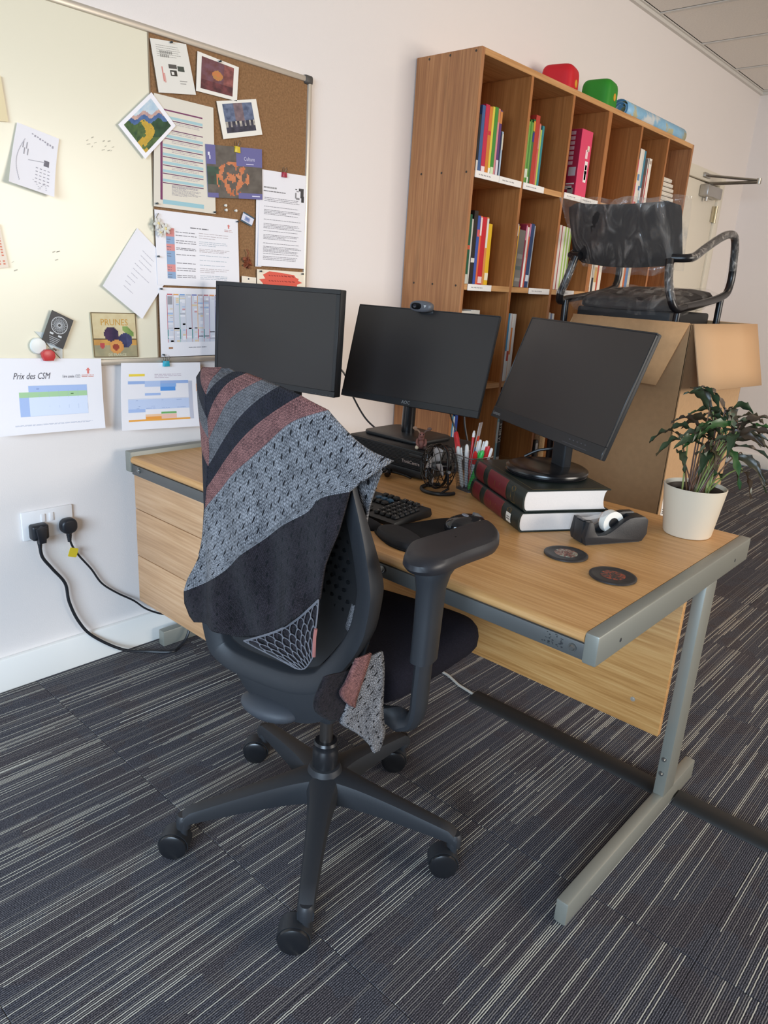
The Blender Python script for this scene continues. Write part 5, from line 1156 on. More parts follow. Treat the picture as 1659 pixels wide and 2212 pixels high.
# mesh pen pot with pens
PPX, PPY, PRZ = .572, -.913, math.radians(-13)
cup = thing('pen_pot', 'square tapered wire mesh pen pot behind the two thick books', 'pen pot', (PPX, PPY, ZD), PRZ)
mm, nt, p = _new('wire_mesh'); L = nt.links; tc = nd(nt, 'ShaderNodeUVMap'); tc.uv_map = 'UVMap'
mp_ = nd(nt, 'ShaderNodeMapping'); mp_.inputs['Scale'].default_value = (60, 60, 60); mp_.inputs['Rotation'].default_value = (0, 0, PI/4)
ck = nd(nt, 'ShaderNodeTexChecker'); ck.inputs['Scale'].default_value = 1.0; L.new(tc.outputs[0], mp_.inputs[0]); L.new(mp_.outputs[0], ck.inputs['Vector'])
tr_ = nd(nt, 'ShaderNodeBsdfTransparent'); mxs = nd(nt, 'ShaderNodeMixShader'); ma = nd(nt, 'ShaderNodeMath', operation='MULTIPLY_ADD'); ma.inputs[1].default_value = .4; ma.inputs[2].default_value = .14
L.new(ck.outputs['Fac'], ma.inputs[0]); L.new(ma.outputs[0], mxs.inputs[0]); L.new(tr_.outputs[0], mxs.inputs[1]); L.new(p.outputs[0], mxs.inputs[2]); L.new(mxs.outputs[0], nt.nodes['Material Output'].inputs[0])
p.inputs['Base Color'].default_value = (*lin('#6a6a6c'), 1); p.inputs['Metallic'].default_value = .8; p.inputs['Roughness'].default_value = .4
g = G(); rows = []; g.uv = []
for k in range(6):
    f = k/5; s_ = .030+.0125*f; P = rrect(-s_, s_, -s_, s_, .010, 4); P.append(P[0]); rows.append([(x, y, .001+.099*f) for x, y in P]); L0 = 0
    for i, q in enumerate(P):
        if i: L0 += math.dist(P[i-1], q)
        g.uv.append((L0*3.2, f*.32))
g.grid(rows); g.build('mesh_wall', mm, cup)
G().tube([(x, y, .1) for x, y in rrect(-.0425, .0425, -.0425, .0425, .010, 4)], .0013, 8, closed=True).build('rim', mat('#8a8a8c', .3, .9), cup)
G().prism(rrect(-.030, .030, -.030, .030, .009), 0, .003).build('mesh_floor', mat('#55555a', .5, .5), cup)
def pen(nm, lab, b, tp, r, cols, cat='pen', cap=True, capf=.42):
    b = Vector(b); tp = Vector(tp); d = (tp-b); L_ = d.length
    Mz = Matrix.Translation(Vector((PPX, PPY, ZD))) @ Matrix.Rotation(PRZ, 4, 'Z') @ Matrix.Translation(b) @ d.to_track_quat('Z', 'Y').to_matrix().to_4x4()
    t = thing(nm, lab, cat, mw=Mz)
    G().lathe([(r*.35, 0), (r*.8, .006), (r, .012), (r, L_*(1-capf)), (r*.9, L_*(1-capf)+.001)], 12).build('barrel', mat(cols[0], .35), t)
    g = G(); g.lathe([(r*1.12, L_*(1-capf)-.002), (r*1.15, L_*(1-capf*.5)), (r*.95, L_-.006), (r*.55, L_)], 12); g.build('cap', mat(cols[1], .3), t)
    if cap: G().box(-r*.28, r*.28, r*1.05, r*1.75, L_*(1-capf)+.003, L_-.004, .0012).build('pocket_clip', mat(cols[1], .3), t)
    return t
# scissors with red handles
Mz = Matrix.Translation(Vector((PPX, PPY, ZD))) @ Matrix.Rotation(PRZ, 4, 'Z') @ Matrix.Translation((-.008, .022, .004)) @ Matrix.Rotation(math.radians(-19), 4, 'X') @ Matrix.Rotation(math.radians(60), 4, 'Z')
t = thing('scissors', 'red handled scissors at the left of the pen pot', 'scissors', mw=Mz)
for s_ in (-1, 1):
    G().prism([(s_*.001, .0), (s_*.007, .05), (s_*.006, .088), (-s_*.002, .088), (-s_*.001, .02)], -.001+.002*(s_ > 0), .0008+.002*(s_ > 0), M=Matrix.Rotation(PI/2, 4, 'X')).build('blade', mat('#b5b5b8', .25, .9), t)
    lp_ = [(s_*(.010+.0095*math.cos(a)), 0, .122+.030*math.sin(a)) for a in [2*PI*k/20 for k in range(20)]]
    G().tube(lp_, .0042, 8, closed=True).tube([(s_*.002, 0, .082), (s_*.006, 0, .094)], .0045, 8).build('handle', mat('#d3282c', .35), t)
PD = [('white board marker nearest the fan in the pen pot', (-.016, .014, .004), (-.029, .033, .119), .0062, ('#e6e2dc', '#e9e6e0'), .35),
      ('white pen with a crooked cap at the front of the pen pot', (-.004, .012, .004), (-.030, -.004, .132), .0052, ('#cfcfd2', '#f0eee9'), .36),
      ('short red marker at the front of the pen pot', (.014, .008, .004), (-.018, -.028, .116), .0062, ('#c9c9cc', '#d22a2a'), .30),
      ('green capped marker in the pen pot', (-.014, -.010, .004), (.004, -.034, .119), .0064, ('#35b04a', '#3cc258'), .32),
      ('white pen at the back of the pen pot, left of the tallest white pen', (.012, .010, .004), (.026, .004, .140), .0050, ('#d8d5d0', '#eeebe5'), .34),
      ('tallest white pen at the back of the pen pot', (.016, .0, .004), (.032, -.016, .141), .0056, ('#dcd9d2', '#f1eee8'), .36),
      ('red pen with a pointed end at the right of the pen pot', (.014, -.012, .004), (.022, -.036, .131), .0052, ('#c9242b', '#d42a30'), .34),
      ('white pen leaning against the right corner of the pen pot', (.006, -.016, .004), (.034, -.0365, .124), .0052, ('#d9d6d0', '#efece6'), .30)]
for lab, b, tp, r_, cc_, cf in PD: pen('marker_pen', lab, b, tp, r_, cc_, capf=cf)
pen('ballpoint_pen', 'blue pen low between the red and green markers', (.0, .0, .004), (.0, -.012, .108), .004, ('#2f55c0', '#2a4fb8'))
pc_ = pen('pencil', 'red pencil with a white rubber end in the pen pot', (.0, .014, .004), (.014, .020, .163), .0038, ('#cf2a2a', '#ece6de'), 'pencil', cap=False, capf=.10)
Mz = Matrix.Translation(Vector((PPX, PPY, ZD))) @ Matrix.Rotation(PRZ, 4, 'Z') @ Matrix.Translation((.010, .022, .004)) @ Matrix.Rotation(math.radians(5), 4, 'Y') @ Matrix.Rotation(math.radians(4), 4, 'X') @ Matrix.Rotation(math.radians(30), 4, 'Z')
t = thing('ruler', 'clear plastic ruler with a coloured sticker standing in the pen pot', 'ruler', mw=Mz)
m, nt, p = _new('clear_plastic'); p.inputs['Base Color'].default_value = (.85, .8, .8, 1); p.inputs['Roughness'].default_value = .15; p.inputs['Alpha'].default_value = .38
G().box(-.014, .014, -.001, .001, 0, .185, .0006, 1).build('ruler_body', m, t)
g = G(); g.col = []
for z0, z1, c in ((.13, .146, '#d8452f'), (.116, .13, '#e09a3a'), (.100, .114, '#3f6fae'), (.09, .1, '#e8e4de')): g.box(-.010, .010, -.0014, -.001, z0, z1); g.col += [(*lin(c), 1)]*6
for k in range(28): g.box(.009 if k % 5 else .006, .0138, -.0013, -.001, .01+.006*k, .0106+.006*k); g.col += [(*lin('#3a3a3a'), 1)]*6
g.build('markings', PRINT, t)
# two thick law-style books
def tome(label, o3, ang, w_, d_, h_, sticker):
    b = thing('hardback_tome', label, 'book', o3, ang)      # local x: spine to fore edge, y: along the spine away from the near corner
    gr = mat('#1d2623', .4, spec=.45, bump=.12, bscale=500)
    g = G(); sp_ = []
    for k in range(9): a = PI*k/8; sp_.append((.004-.011*math.sin(a)+.0, h_*.5-h_*.5*math.cos(a)))
    g.box(.004, w_, 0, d_, 0, .0032, .001, 1); g.box(.004, w_, 0, d_, h_-.0032, h_, .001, 1)
    P = [(x, z) for x, z in sp_] + [(.0065-.009*math.sin(PI*k/8), h_*.5-(h_*.5-.001)*math.cos(PI*k/8)) for k in range(8, -1, -1)]
    g.prism(P, 0, d_, M=Matrix(((1, 0, 0, 0), (0, 0, 1, 0), (0, 1, 0, 0), (0, 0, 0, 1))))
    g.build('cover', gr, b)
    P = []
    for k in range(9): a = PI*k/8; P.append((.0075-.0085*math.sin(a), h_*.5-(h_*.5-.0033)*math.cos(a)))
    for k in range(9): a = PI*k/8; P.append((w_-.006-.009*math.sin(a), h_*.5+(h_*.5-.0033)*math.cos(a)))
    g = G(); g.prism(P, .004, d_-.004, M=Matrix(((1, 0, 0, 0), (0, 0, 1, 0), (0, 1, 0, 0), (0, 0, 0, 1)))); g.build('page_block', mat('#dfd6cf', .8, var=.03, vscale=400), b)
    def band(y0, y1, k0, k1, dx, m, nm, par=b):
        g = G(); rows = [[], []]
        for k in range(13): a = PI*(k0+(k1-k0)*k/12); rows[0].append((.004-(.011+dx)*math.sin(a), y0, h_*.5-h_*.5*math.cos(a))); rows[1].append((.004-(.011+dx)*math.sin(a), y1, h_*.5-h_*.5*math.cos(a)))
        g.grid(rows); return g.build(nm, m, par)
    rd = mat('#6a1f26', .38, spec=.45, bump=.1, bscale=500); gld = mat('#a8874e', .35, .7)
    band(.095, .205, .10, .90, .0006, rd, 'red_label'); band(.235, .285, .10, .90, .0006, rd, 'red_label')
    for y in (.094, .205, .234, .285): band(y, y+.0009, .10, .90, .0009, gld, 'gilt_line')
    band(.160, .162, .42, .58, .0011, gld, 'gilt_mark'); band(.130, .132, .55, .60, .0011, gld, 'gilt_mark')
    for y, k0, k1 in ((.046, .22, .80), (.066, .22, .62)): band(y, y+.0007, k0, k1, .0009, gld, 'gilt_mark')
    def pol(pts): 
        return [(.004-.0120*math.sin(PI*k), y, h_*.5-h_*.5*math.cos(PI*k)) for y, k in pts]
    g = G(); g.tube(pol([(.066, .40), (.066, .72), (.060, .80), (.052, .80), (.0465, .72), (.046, .25), (.066, .25)]), .0004, 5); g.tube(pol([(.066, .74), (.056, .60), (.046, .74)]), .0004, 5); g.build('gilt_emblem', gld, b)
    if sticker: 
        s = band(.040, .066, .30, .62, .0014, mat('#e6ddcf', .6), 'shelf_mark_sticker')
        for k0, k1 in ((.40, .44), (.48, .51)): band(.044, .062, k0, k1, .0017, mat('#7a6f66', .6), 'sticker_text', s)
    g = G(); z = h_+.0002
    for x0, x1, y0, y1 in ((.020, .021, .008, d_-.008), (.020, w_-.008, .008, .0086), (.020, w_-.008, d_-.0086, d_-.008), (w_-.009, w_-.008, .008, d_-.008)): g.box(x0, x1, y0, y1, h_-.0004, z)
    g.build('gilt_border', mat('#6f6440', .4, .5), b); return b
ang = math.atan2(-.119, .189)
tome('lower of two thick green and red books, with a white sticker on its spine', (.361, -1.2125, ZD), ang, .224, .302, .0485, True)
tome('upper of two thick green and red books, under the right monitor', (.368, -1.2140, ZD+.0489), ang, .224, .302, .0530, False)
ZB = ZD+.0489+.0532
# right monitor
c = Vector((.578, -1.152, 1.004)); base = (.563, -1.150, ZB+.0002)
t, M, fo = monitor('black monitor at the right, standing on the two thick books', base, c, 151.7, 19.1, .524, .292, .004, .030, .016, 'Lenovo', (-.234, -.1335))
G().lathe([(.088, 0), (.102, .001), (.104, .004), (.101, .006), (.101, .009), (.105, .011), (.104, .0145), (.098, .018), (.094, .0195), (.05, .0205)], 48).build('stand_base', bk2, t)
yv = math.radians(151.7); Mc = Matrix.Rotation(yv, 4, 'Z')
g = G(); g.prism(rrect(-.013, .013, -.029, .029, .006), 0, .17, M=Mc @ Matrix.Translation((-.040, 0, .016)), bev=.002); g.box(-.075, -.02, -.03, .03, .15, .22, .006, M=Mc); g.build('stand_column', bk3, t)
g = G(); g.tube(spl([Mc @ Vector(q) for q in ((-.06, -.035, .11), (-.07, -.050, .06), (-.06, -.075, .045), (-.03, -.098, .035), (.0, -.115, .015))], 6), .004, 8); g.build('cable', bk2, t)
g = G()
for k in range(5): g.box(.128+.016*k, .133+.016*k, -.1285, -.1265, .0006, .0016, M=M)
g.box(.105, .205, -.1385, -.1375, .0006, .0016, M=M); g.build('buttons', mat('#4a4a4e', .4), fo)
# keyboard
kb = thing('keyboard', 'black keyboard with a number pad, between the chair and the computer', 'keyboard', (.215, -.785, ZD))
g = G(); g.prism([(-.070, 0), (.066, 0), (.072, .006), (.066, .022), (-.064, .0125), (-.070, .010)], -.222, .222, M=Matrix(((1, 0, 0, 0), (0, 0, 1, 0), (0, 1, 0, 0), (0, 0, 0, 1))), bev=.002); g.build('keyboard_body', bk1, kb)
b = bmesh.new(); bmesh.ops.create_cube(b, size=1)
for v in b.verts: s_ = .0128 if v.co.z > 0 else .0158; v.co = (v.co.x*s_, v.co.y*s_, v.co.z*.006)
bmesh.ops.bevel(b, geom=[e for e in b.edges if max(x.co.z for x in e.verts) > 0], offset=.0012, segments=1, affect='EDGES')
km = bpy.data.meshes.new('key'); b.to_mesh(km); b.free(); kmat = mat('#1b1b1d', .42, spec=.45); km.materials.append(kmat)
km2 = km.copy(); km2.materials.clear(); km2.materials.append(mat('#27506e', .4))
rowsx = [.053, .028, .0095, -.009, -.0275, -.046]
def key(x, y, s_=1.0, blue=False):
    o = bpy.data.objects.new('key', km2 if blue else km); COL.objects.link(o); o.parent = kb; o.location = (x, y, .0178+(x+.064)*.073); o.rotation_euler = (0, -.073, 0); o.scale = (1, s_, 1)
P_ = .0186
for ri_, x in enumerate(rowsx):
    for k in range(15):
        if ri_ == 0 and k in (1, 14): continue
        if ri_ == 5 and 4 <= k <= 9: continue
        key(x, .208-.0186*k)
    if ri_ == 5: key(x, .208-.0186*6.5, 5.6)
    for k in range(3):
        if ri_ in (3,): continue
        if ri_ == 4 and k != 1: continue
        key(x, -.082-P_*k, 1, ri_ == 1)
    for k in range(4):
        if ri_ == 0 and k > 2: continue
        key(x, -.148-P_*k)
lg = G(); rr = random.Random(3)
for ri_, x in enumerate(rowsx):
    for k in range(4): y = -.148-P_*k; z = .0214+(x+.064)*.073; lg.box(x-.0015, x+.002, y-.0008, y+.0012, z-.0005, z)
lg.build('key_legends', mat('#9a9a9a', .5), kb)['kind'] = 'stuff'
# wrist rest, mouse pad, mouse
wr = thing('wrist_rest', 'soft black keyboard wrist rest, half hidden by the chair back', 'wrist rest', (.108, -.80, ZD))
g = G(); rows = []
for i in range(25):
    y = -.205+.41*i/24; e = max(.02, 1-abs(y/.205)**6)**.5
    rows.append([(.032*e*math.cos(a), y, .0005+.018*e*max(0, math.sin(a))) for a in [PI*k/10 for k in range(11)]])
g.grid(rows); g.add([(q[0], q[1], 0) for r_ in rows for q in (r_[0], r_[-1])], [(2*i, 2*i+1, 2*i+3, 2*i+2) for i in range(24)]); g.build('rest_cushion', mat('#222328', .8, spec=.2, bump=.2, bscale=900), wr)
mpd = thing('mouse_pad', 'black mouse pad with a raised gel wrist cushion', 'mouse pad', (.186, -1.100, ZD), math.radians(-17))
P = spl([(-.13, .045, 0), (-.115, .078, 0), (-.06, .082, 0), (.02, .088, 0), (.09, .090, 0), (.125, .06, 0), (.130, 0, 0), (.120, -.06, 0), (.07, -.090, 0), (.0, -.090, 0), (-.07, -.082, 0), (-.120, -.072, 0), (-.138, -.02, 0), (-.13, .045, 0)], 5)[:-1]
G().prism([(p.x, p.y) for p in P], 0, .004, bev=.0012).build('pad_sheet', mat('#1b1b1e', .75, spec=.2, bump=.2, bscale=1200), mpd)
g = G(); rows = []
for k, (f, z) in enumerate(((1, .004), (.99, .010), (.93, .016), (.78, .0195), (.5, .021), (.02, .0215))):
    rows.append([(-.098+.036*f*math.copysign(abs(math.cos(t))**.8, math.cos(t)), .002+.070*f*math.copysign(abs(math.sin(t))**.8, math.sin(t)), z) for t in [2*PI*q/28 for q in range(28)]])
g.grid(rows, closed=True); g.build('gel_cushion', mat('#232327', .6, spec=.3, bump=.15, bscale=1200), mpd)
ms = thing('mouse', 'glossy black computer mouse on the mouse pad behind the armrest', 'mouse', (.262, -1.128, ZD+.0042), math.radians(-17))
g = G(); rows = []
for f, z in ((.92, 0), (1, .006), (1, .014), (.93, .023), (.75, .031), (.45, .036), (.02, .038)):
    rows.append([(.056*f*math.copysign(abs(math.cos(t))**.8, math.cos(t))+.0, .031*f*math.copysign(abs(math.sin(t))**.85, math.sin(t)), z-.004*max(0, math.cos(t))*f*(z > .02)) for t in [2*PI*q/32 for q in range(32)]])
g.grid(rows, closed=True); g.add(rows[0], [tuple(range(32))[::-1]]); g.build('shell', mat('#1d1d20', .12, spec=.6), ms)
G().tube([(.046, 0, .022), (.030, 0, .034), (.018, 0, .0375)], .0042, 8).build('scroll_wheel', mat('#55575a', .3), ms)
G().prism(sup(16, .006, .010, 2.5), .0355, .0385, M=Matrix.Translation((-.006, 0, .0)), bev=.0006, seg=1).build('badge', mat('#aab4c4', .2, .6), ms)
# coiled earphone cable in front of the computer
ec = thing('coiled_cable', 'bundled black cable lying in front of the computer', 'cable', (.485, -.66, ZD))
g = G(); rr = random.Random(5)
for k in range(7):
    a = rr.uniform(-.5, .5); pts = [(.012*math.cos(t)+rr.uniform(-.002, .002), .026*math.sin(t)+a*.01, .008+.0035*k*.6+.004*math.sin(2*t+k)) for t in [2*PI*q/14 for q in range(14)]]
    g.tube(pts, .0021, 6, closed=True)
g.build('coil', bk2, ec); G().tube(spl([(0, -.02, .014), (-.02, -.036, .016), (-.03, -.042, .013)], 4), .0085, 10).build('cable_plug', bk2, ec)
G().tube(spl([(0, .02, .012), (-.04, .03, .006), (-.09, .0, .003), (-.12, -.06, .003), (-.135, -.10, .004)], 5), .0018, 6).build('loose_end', bk2, ec)
G().tube(spl([(.0, -.01, .015), (.02, -.05, .010), (.028, -.085, .004)], 5), .0030, 6).build('loose_end', bk2, ec)
# tape dispenser
td = thing('tape_dispenser', 'black desk tape dispenser with a white roll, right of the thick books', 'tape dispenser', (.487, -1.372, ZD), math.radians(-28))
tm = mat('#222326', .42, spec=.45, bump=.15, bscale=700)
side = [(-.0800, .003), (.0745, .003), (.086, .020), (.084, .0545), (.074, .0620), (.045, .0625)] + [(.045-.012*k, .0625-.040*(.5-.5*math.cos(PI*k/7))) for k in range(1, 8)] + [(-.050, .0225), (-.058, .034), (-.064, .052), (-.069, .0555), (-.079, .0555), (-.0845, .020)]
XZ = Matrix(((1, 0, 0, 0), (0, 0, 1, 0), (0, 1, 0, 0), (0, 0, 0, 1)))
g = G(); g.prism(side, -.031, -.014, M=XZ, bev=.002); g.prism(side, .014, .031, M=XZ, bev=.002)
g.box(-.082, .083, -.015, .015, .003, .018); g.box(-.084, -.058, -.016, .016, .003, .054, .002); g.box(.052, .085, -.016, .016, .003, .058, .002); g.box(-.076, .072, -.026, .026, 0, .0035)
g.build('dispenser_body', tm, td)
g = G(); g.lathe([(.0125, -.0095), (.027, -.0095), (.027, .0095), (.0125, .0095), (.0125, -.0095)], 36, M=Matrix.Translation((.004, 0, .044)) @ Matrix.Rotation(PI/2, 4, 'X'), capb=False, capt=False); g.build('tape_roll', mat('#e9e4da', .5), td)
G().lathe([(.0120, -.012), (.0120, .012)], 24, M=Matrix.Translation((.004, 0, .044)) @ Matrix.Rotation(PI/2, 4, 'X')).build('roll_core', mat('#1a1a1c', .4), td)
m, nt, p = _new('clear_tape'); p.inputs['Base Color'].default_value = (.85, .83, .82, 1); p.inputs['Alpha'].default_value = .55; p.inputs['Roughness'].default_value = .25
g = G(); g.box(-.078, -.0, -.0092, .0092, -.0003, .0003, M=Matrix.Translation((0, 0, .0665)) @ Matrix.Rotation(math.radians(-8), 4, 'Y')) if False else g.grid([[(-.078, -.0092, .0565), (-.078, .0092, .0565)], [(-.060, -.0092, .0555), (-.060, .0092, .0555)], [(-.027, -.0092, .0605), (-.027, .0092, .0605)], [(-.008, -.0092, .0695), (-.008, .0092, .0695)]]); g.build('tape_strip', m, td)
G().box(-.083, -.074, -.013, .013, .0545, .0572, .0005, 1).build('cutter_blade', mat('#55565a', .3, .8), td)
# coasters
def coaster(label, x, y, c1, c2, sd):
    t = thing('coaster', label, 'coaster', (x, y, ZD))
    G().lathe([(.0445, 0), (.0475, .0012), (.0475, .0042), (.0458, .0052), (.040, .0052), (.039, .0047), (.01, .0047)], 48).build('disc', mat('#2d2b2c', .42, spec=.45, var=.3, vscale=60), t)
    m, nt, p = _new('coaster_art'); tc = nd(nt, 'ShaderNodeTexCoord'); n = nd(nt, 'ShaderNodeTexNoise'); n.inputs['Scale'].default_value = 95; n.inputs['Detail'].default_value = 4; n.inputs['Distortion'].default_value = 2.2
    r = nd(nt, 'ShaderNodeValToRGB'); e = r.color_ramp.elements; e[0].position = .38; e[0].color = (*lin('#2b292a'), 1); e[1].position = .62; e[1].color = (*lin(c2), 1); k = e.new(.5); k.color = (*lin(c1), 1)
    nt.links.new(tc.outputs['Object'], n.inputs['Vector']); nt.links.new(n.outputs['Fac'], r.inputs[0]); nt.links.new(r.outputs[0], p.inputs['Base Color']); p.inputs['Roughness'].default_value = .45
    G().lathe([(.025, .0046), (.025, .0052), (.002, .0053)], 32).build('printed_centre', m, t)
coaster('round dark coaster with a green and red centre, nearer the tape dispenser', .314, -1.361, '#8a4a3c', '#93a596', 1)
coaster('round dark coaster with an orange red centre, nearer the desk end', .276, -1.489, '#3b3532', '#a8492e', 2)
# potted plant
pl = thing('potted_plant', 'leafy green houseplant in a cream pot on the corner of the desk', 'plant', (.70, -1.478, ZD), math.radians(-48.5))
G().lathe([(.048, 0), (.054, .001), (.0565, .005), (.0722, .118), (.0728, .1205), (.0712, .1222), (.0690, .1205), (.0668, .108), (.060, .06)], 56, capt=False).build('pot', mat('#d6c8b2', .5, spec=.35), pl)
G().lathe([(.0660, .094), (.0668, .112), (.0655, .1135), (.0643, .112), (.063, .094)], 40, capb=False, capt=False).build('liner_rim', mat('#3a2c22', .5), pl)
g = G(); rows = []; rr = random.Random(4)
for i in range(8):
    r_ = .0655*i/7+.0005; rows.append([(r_*math.cos(2*PI*k/24), r_*math.sin(2*PI*k/24), .098+rr.uniform(-.003, .003)) for k in range(24)])
g.grid(rows, closed=True); g.build('soil', mat('#2a1d15', .95, var=.4, vscale=150), pl)
LV = [([-0.068, 0.015, 0.232], [-0.125, 0.01, 0.217]), ([-0.056, -0.004, 0.22], [-0.118, -0.028, 0.194]), ([-0.013, 0.038, 0.254], [-0.065, 0.055, 0.259]), ([-0.001, 0.038, 0.305], [-0.051, 0.047, 0.331]), ([0.017, 0.052, 0.298], [-0.024, 0.082, 0.343]), ([0.022, 0.029, 0.308], [-0.031, 0.03, 0.346]), ([0.049, 0.046, 0.295], [-0.004, 0.073, 0.348]), ([0.044, 0.041, 0.279], [-0.029, 0.052, 0.282]), ([-0.025, 0.028, 0.238], [-0.082, 0.038, 0.238]), ([-0.02, -0.01, 0.218], [-0.082, -0.033, 0.214]), ([0.046, -0.017, 0.23], [-0.039, -0.056, 0.207]), ([0.052, -0.002, 0.26], [-0.044, -0.034, 0.244]), ([0.073, 0.05, 0.291], [0.134, 0.066, 0.292]), ([0.088, 0.048, 0.269], [0.165, 0.069, 0.27]), ([0.086, 0.021, 0.252], [0.164, 0.033, 0.288]), ([0.099, 0.033, 0.239], [0.186, 0.055, 0.257]), ([0.092, 0.01, 0.249], [0.17, -0.003, 0.24]), ([0.086, -0.002, 0.229], [0.161, -0.023, 0.211]), ([0.078, -0.002, 0.211], [0.174, -0.021, 0.183]), ([0.051, -0.03, 0.205], [0.063, -0.087, 0.14]), ([0.07, -0.03, 0.19], [0.131, -0.073, 0.151]), ([0.107, 0.0, 0.185], [0.161, -0.02, 0.119]), ([0.108, 0.0, 0.151], [0.135, -0.006, 0.098]), ([-0.062, -0.018, 0.195], [-0.053, -0.049, 0.162]), ([0.002, -0.032, 0.199], [-0.033, -0.08, 0.162]), ([0.059, -0.018, 0.242], [0.03, -0.066, 0.207]), ([0.049, 0.018, 0.289], [0.061, -0.012, 0.246]), ([0.024, 0.004, 0.246], [-0.032, -0.009, 0.256]), ([0.042, 0.012, 0.256], [0.003, 0.012, 0.287]), ([0.073, 0.034, 0.26], [0.069, 0.059, 0.306]), ([0.09, 0.027, 0.268], [0.136, 0.021, 0.25]), ([0.039, -0.032, 0.149], [0.014, -0.05, 0.158])]
for k in range(16):
    a = random.uniform(0, 2*PI); r_ = random.uniform(.03, .07); h0 = random.uniform(.20, .27); LV.append(([.03+r_*math.cos(a)*.7, .02+r_*math.sin(a)*.6, h0], [.03+(r_+.07)*math.cos(a), .02+(r_+.06)*math.sin(a), h0+random.uniform(-.03, .03)]))
def leafmat(c, c2):
    m, nt, p = _new('leaf_blade'); L = nt.links; g_ = nd(nt, 'ShaderNodeNewGeometry'); mx = nd(nt, 'ShaderNodeMix', data_type='RGBA')
    L.new(g_.outputs['Backfacing'], mx.inputs[0]); mx.inputs[6].default_value = (*lin(c), 1); mx.inputs[7].default_value = (*lin(c2), 1); L.new(mx.outputs[2], p.inputs['Base Color']); p.inputs['Roughness'].default_value = .38; p.inputs['Specular IOR Level'].default_value = .5
    return m
LM = [leafmat('#2f3f29', '#3d3a2a'), leafmat('#3b4c33', '#463e2e'), leafmat('#4b5644', '#4a3c30'), leafmat('#2f5228', '#39422b')]
stm = [mat('#6e4a2c', .5), mat('#7f8a45', .5), mat('#5a3a2c', .5)]
for k, (a, b) in enumerate(LV):
    rr = random.Random(k+11); a = Vector(a); b = Vector(b); a = a-(b-a)*.28; d = b-a; L_ = d.length; dn = d.normalized(); sdv = dn.cross(Vector((0, 0, 1)))
    if sdv.length < .2: sdv = Vector((1, 0, 0))
    sdv.normalize(); nn = sdv.cross(dn).normalized(); rl = rr.uniform(-.9, .9); s2 = sdv*math.cos(rl)+nn*math.sin(rl); n2 = s2.cross(dn)
    wid = (.0118 if L_ > .05 else .0098)*rr.uniform(.85, 1.15); rows = []; NL = 13; ph = rr.uniform(0, 6); fq = rr.uniform(16, 24)
    for i in range(NL):
        u = i/(NL-1); c = a+d*u+Vector((0, 0, .022*math.sin(PI*u)*min(1, L_/.07))); w_ = wid*(math.sin(PI*min(1, u*1.08+.02))**.75 if u < .9 else max(.02, (1-u)/.1*.42))*(1+.10*math.sin(u*fq*2+ph)); wv = .0045*math.sin(u*fq+ph)
        rows.append([c-s2*w_+n2*(wv+.002), c-s2*w_*.5-n2*.0008, c-n2*.0022, c+s2*w_*.5-n2*.0008, c+s2*w_+n2*(-wv+.002)])
    g = G(); g.grid(rows); lo = g.build('leaf', LM[k % 4], pl, ang=80)
    base = Vector((rr.uniform(-.038, .038), rr.uniform(-.030, .030), .099)); base = base*.55+Vector((a.x*.28, a.y*.28, .045)) ; base.z = .098
    rad = math.hypot(base.x, base.y)
    if rad > .055: base.x *= .055/rad; base.y *= .055/rad
    mid = base.lerp(a, .55)+Vector((0, 0, .015)); g = G(); pts = spl([base, mid, a+Vector((0, 0, .004)), a+dn*.006], 5); g.tube(pts, [.0022-.0012*i/(len(pts)-1) for i in range(len(pts))], 6); g.build('stem', stm[k % 3], pl)
# ================================================================== CARDBOARD BOX AND VISITOR CHAIR
cb = mat('#b89672', .85, spec=.15, var=.05, vscale=60); cb2 = mat('#b08d68', .85, spec=.15, var=.06, vscale=50)
bxx = thing('cardboard_box', 'tall open cardboard box with folded out flaps behind the desk', 'box', (1.775, -.905, 0))
def X(x): return x-1.775
def Y(y): return y+.905
XB0, XB1, YB0, YB1, ZB1 = 1.45, 2.10, -1.124, -.687, 1.137
tk = .006
G().box(X(XB0), X(XB0)+tk, Y(YB0), Y(YB1), 0, ZB1, .002, 1).build('side_wall', cb2, bxx)
G().box(X(XB1)-tk, X(XB1), Y(YB0), Y(YB1), 0, ZB1, .002, 1).build('side_wall', cb2, bxx)
G().box(X(XB0), X(XB1), Y(YB0), Y(YB0)+tk, 0, ZB1, .002, 1).build('side_wall', cb, bxx)
G().box(X(XB0), X(XB1), Y(YB1)-tk, Y(YB1), 0, ZB1-.004, .002, 1).build('side_wall', cb2, bxx)
G().box(X(XB0), X(XB1), Y(YB0), Y(YB1), 0, tk).build('box_bottom', cb2, bxx)
def flap(pts, n, name, m, th=.005):
    b = bmesh.new(); vs = [b.verts.new(p) for p in pts]; f = b.faces.new(vs); bmesh.ops.subdivide_edges(b, edges=b.edges[:], cuts=2, use_grid_fill=True)
    g = G().bm(b); o = g.build(name, m, bxx); s_ = o.modifiers.new('thickness', 'SOLIDIFY'); s_.thickness = th; s_.offset = 0; return o
flap([(X(1.446), Y(-.69), 1.138), (X(1.446), Y(-1.118), 1.139), (X(1.395), Y(-1.060), .930), (X(1.395), Y(-.70), .938)], 0, 'flap', cb2)
flap([(X(1.455), Y(-1.128), 1.137), (X(2.125), Y(-1.128), 1.137), (X(2.11), Y(-1.195), .905), (X(1.415), Y(-1.200), .926)], 0, 'flap', mat('#be9c79', .85, spec=.15))
flap([(X(1.46), Y(-.684), 1.131), (X(2.09), Y(-.684), 1.131), (X(2.09), Y(-.60), .93), (X(1.46), Y(-.60), .93)], 0, 'flap', cb2)
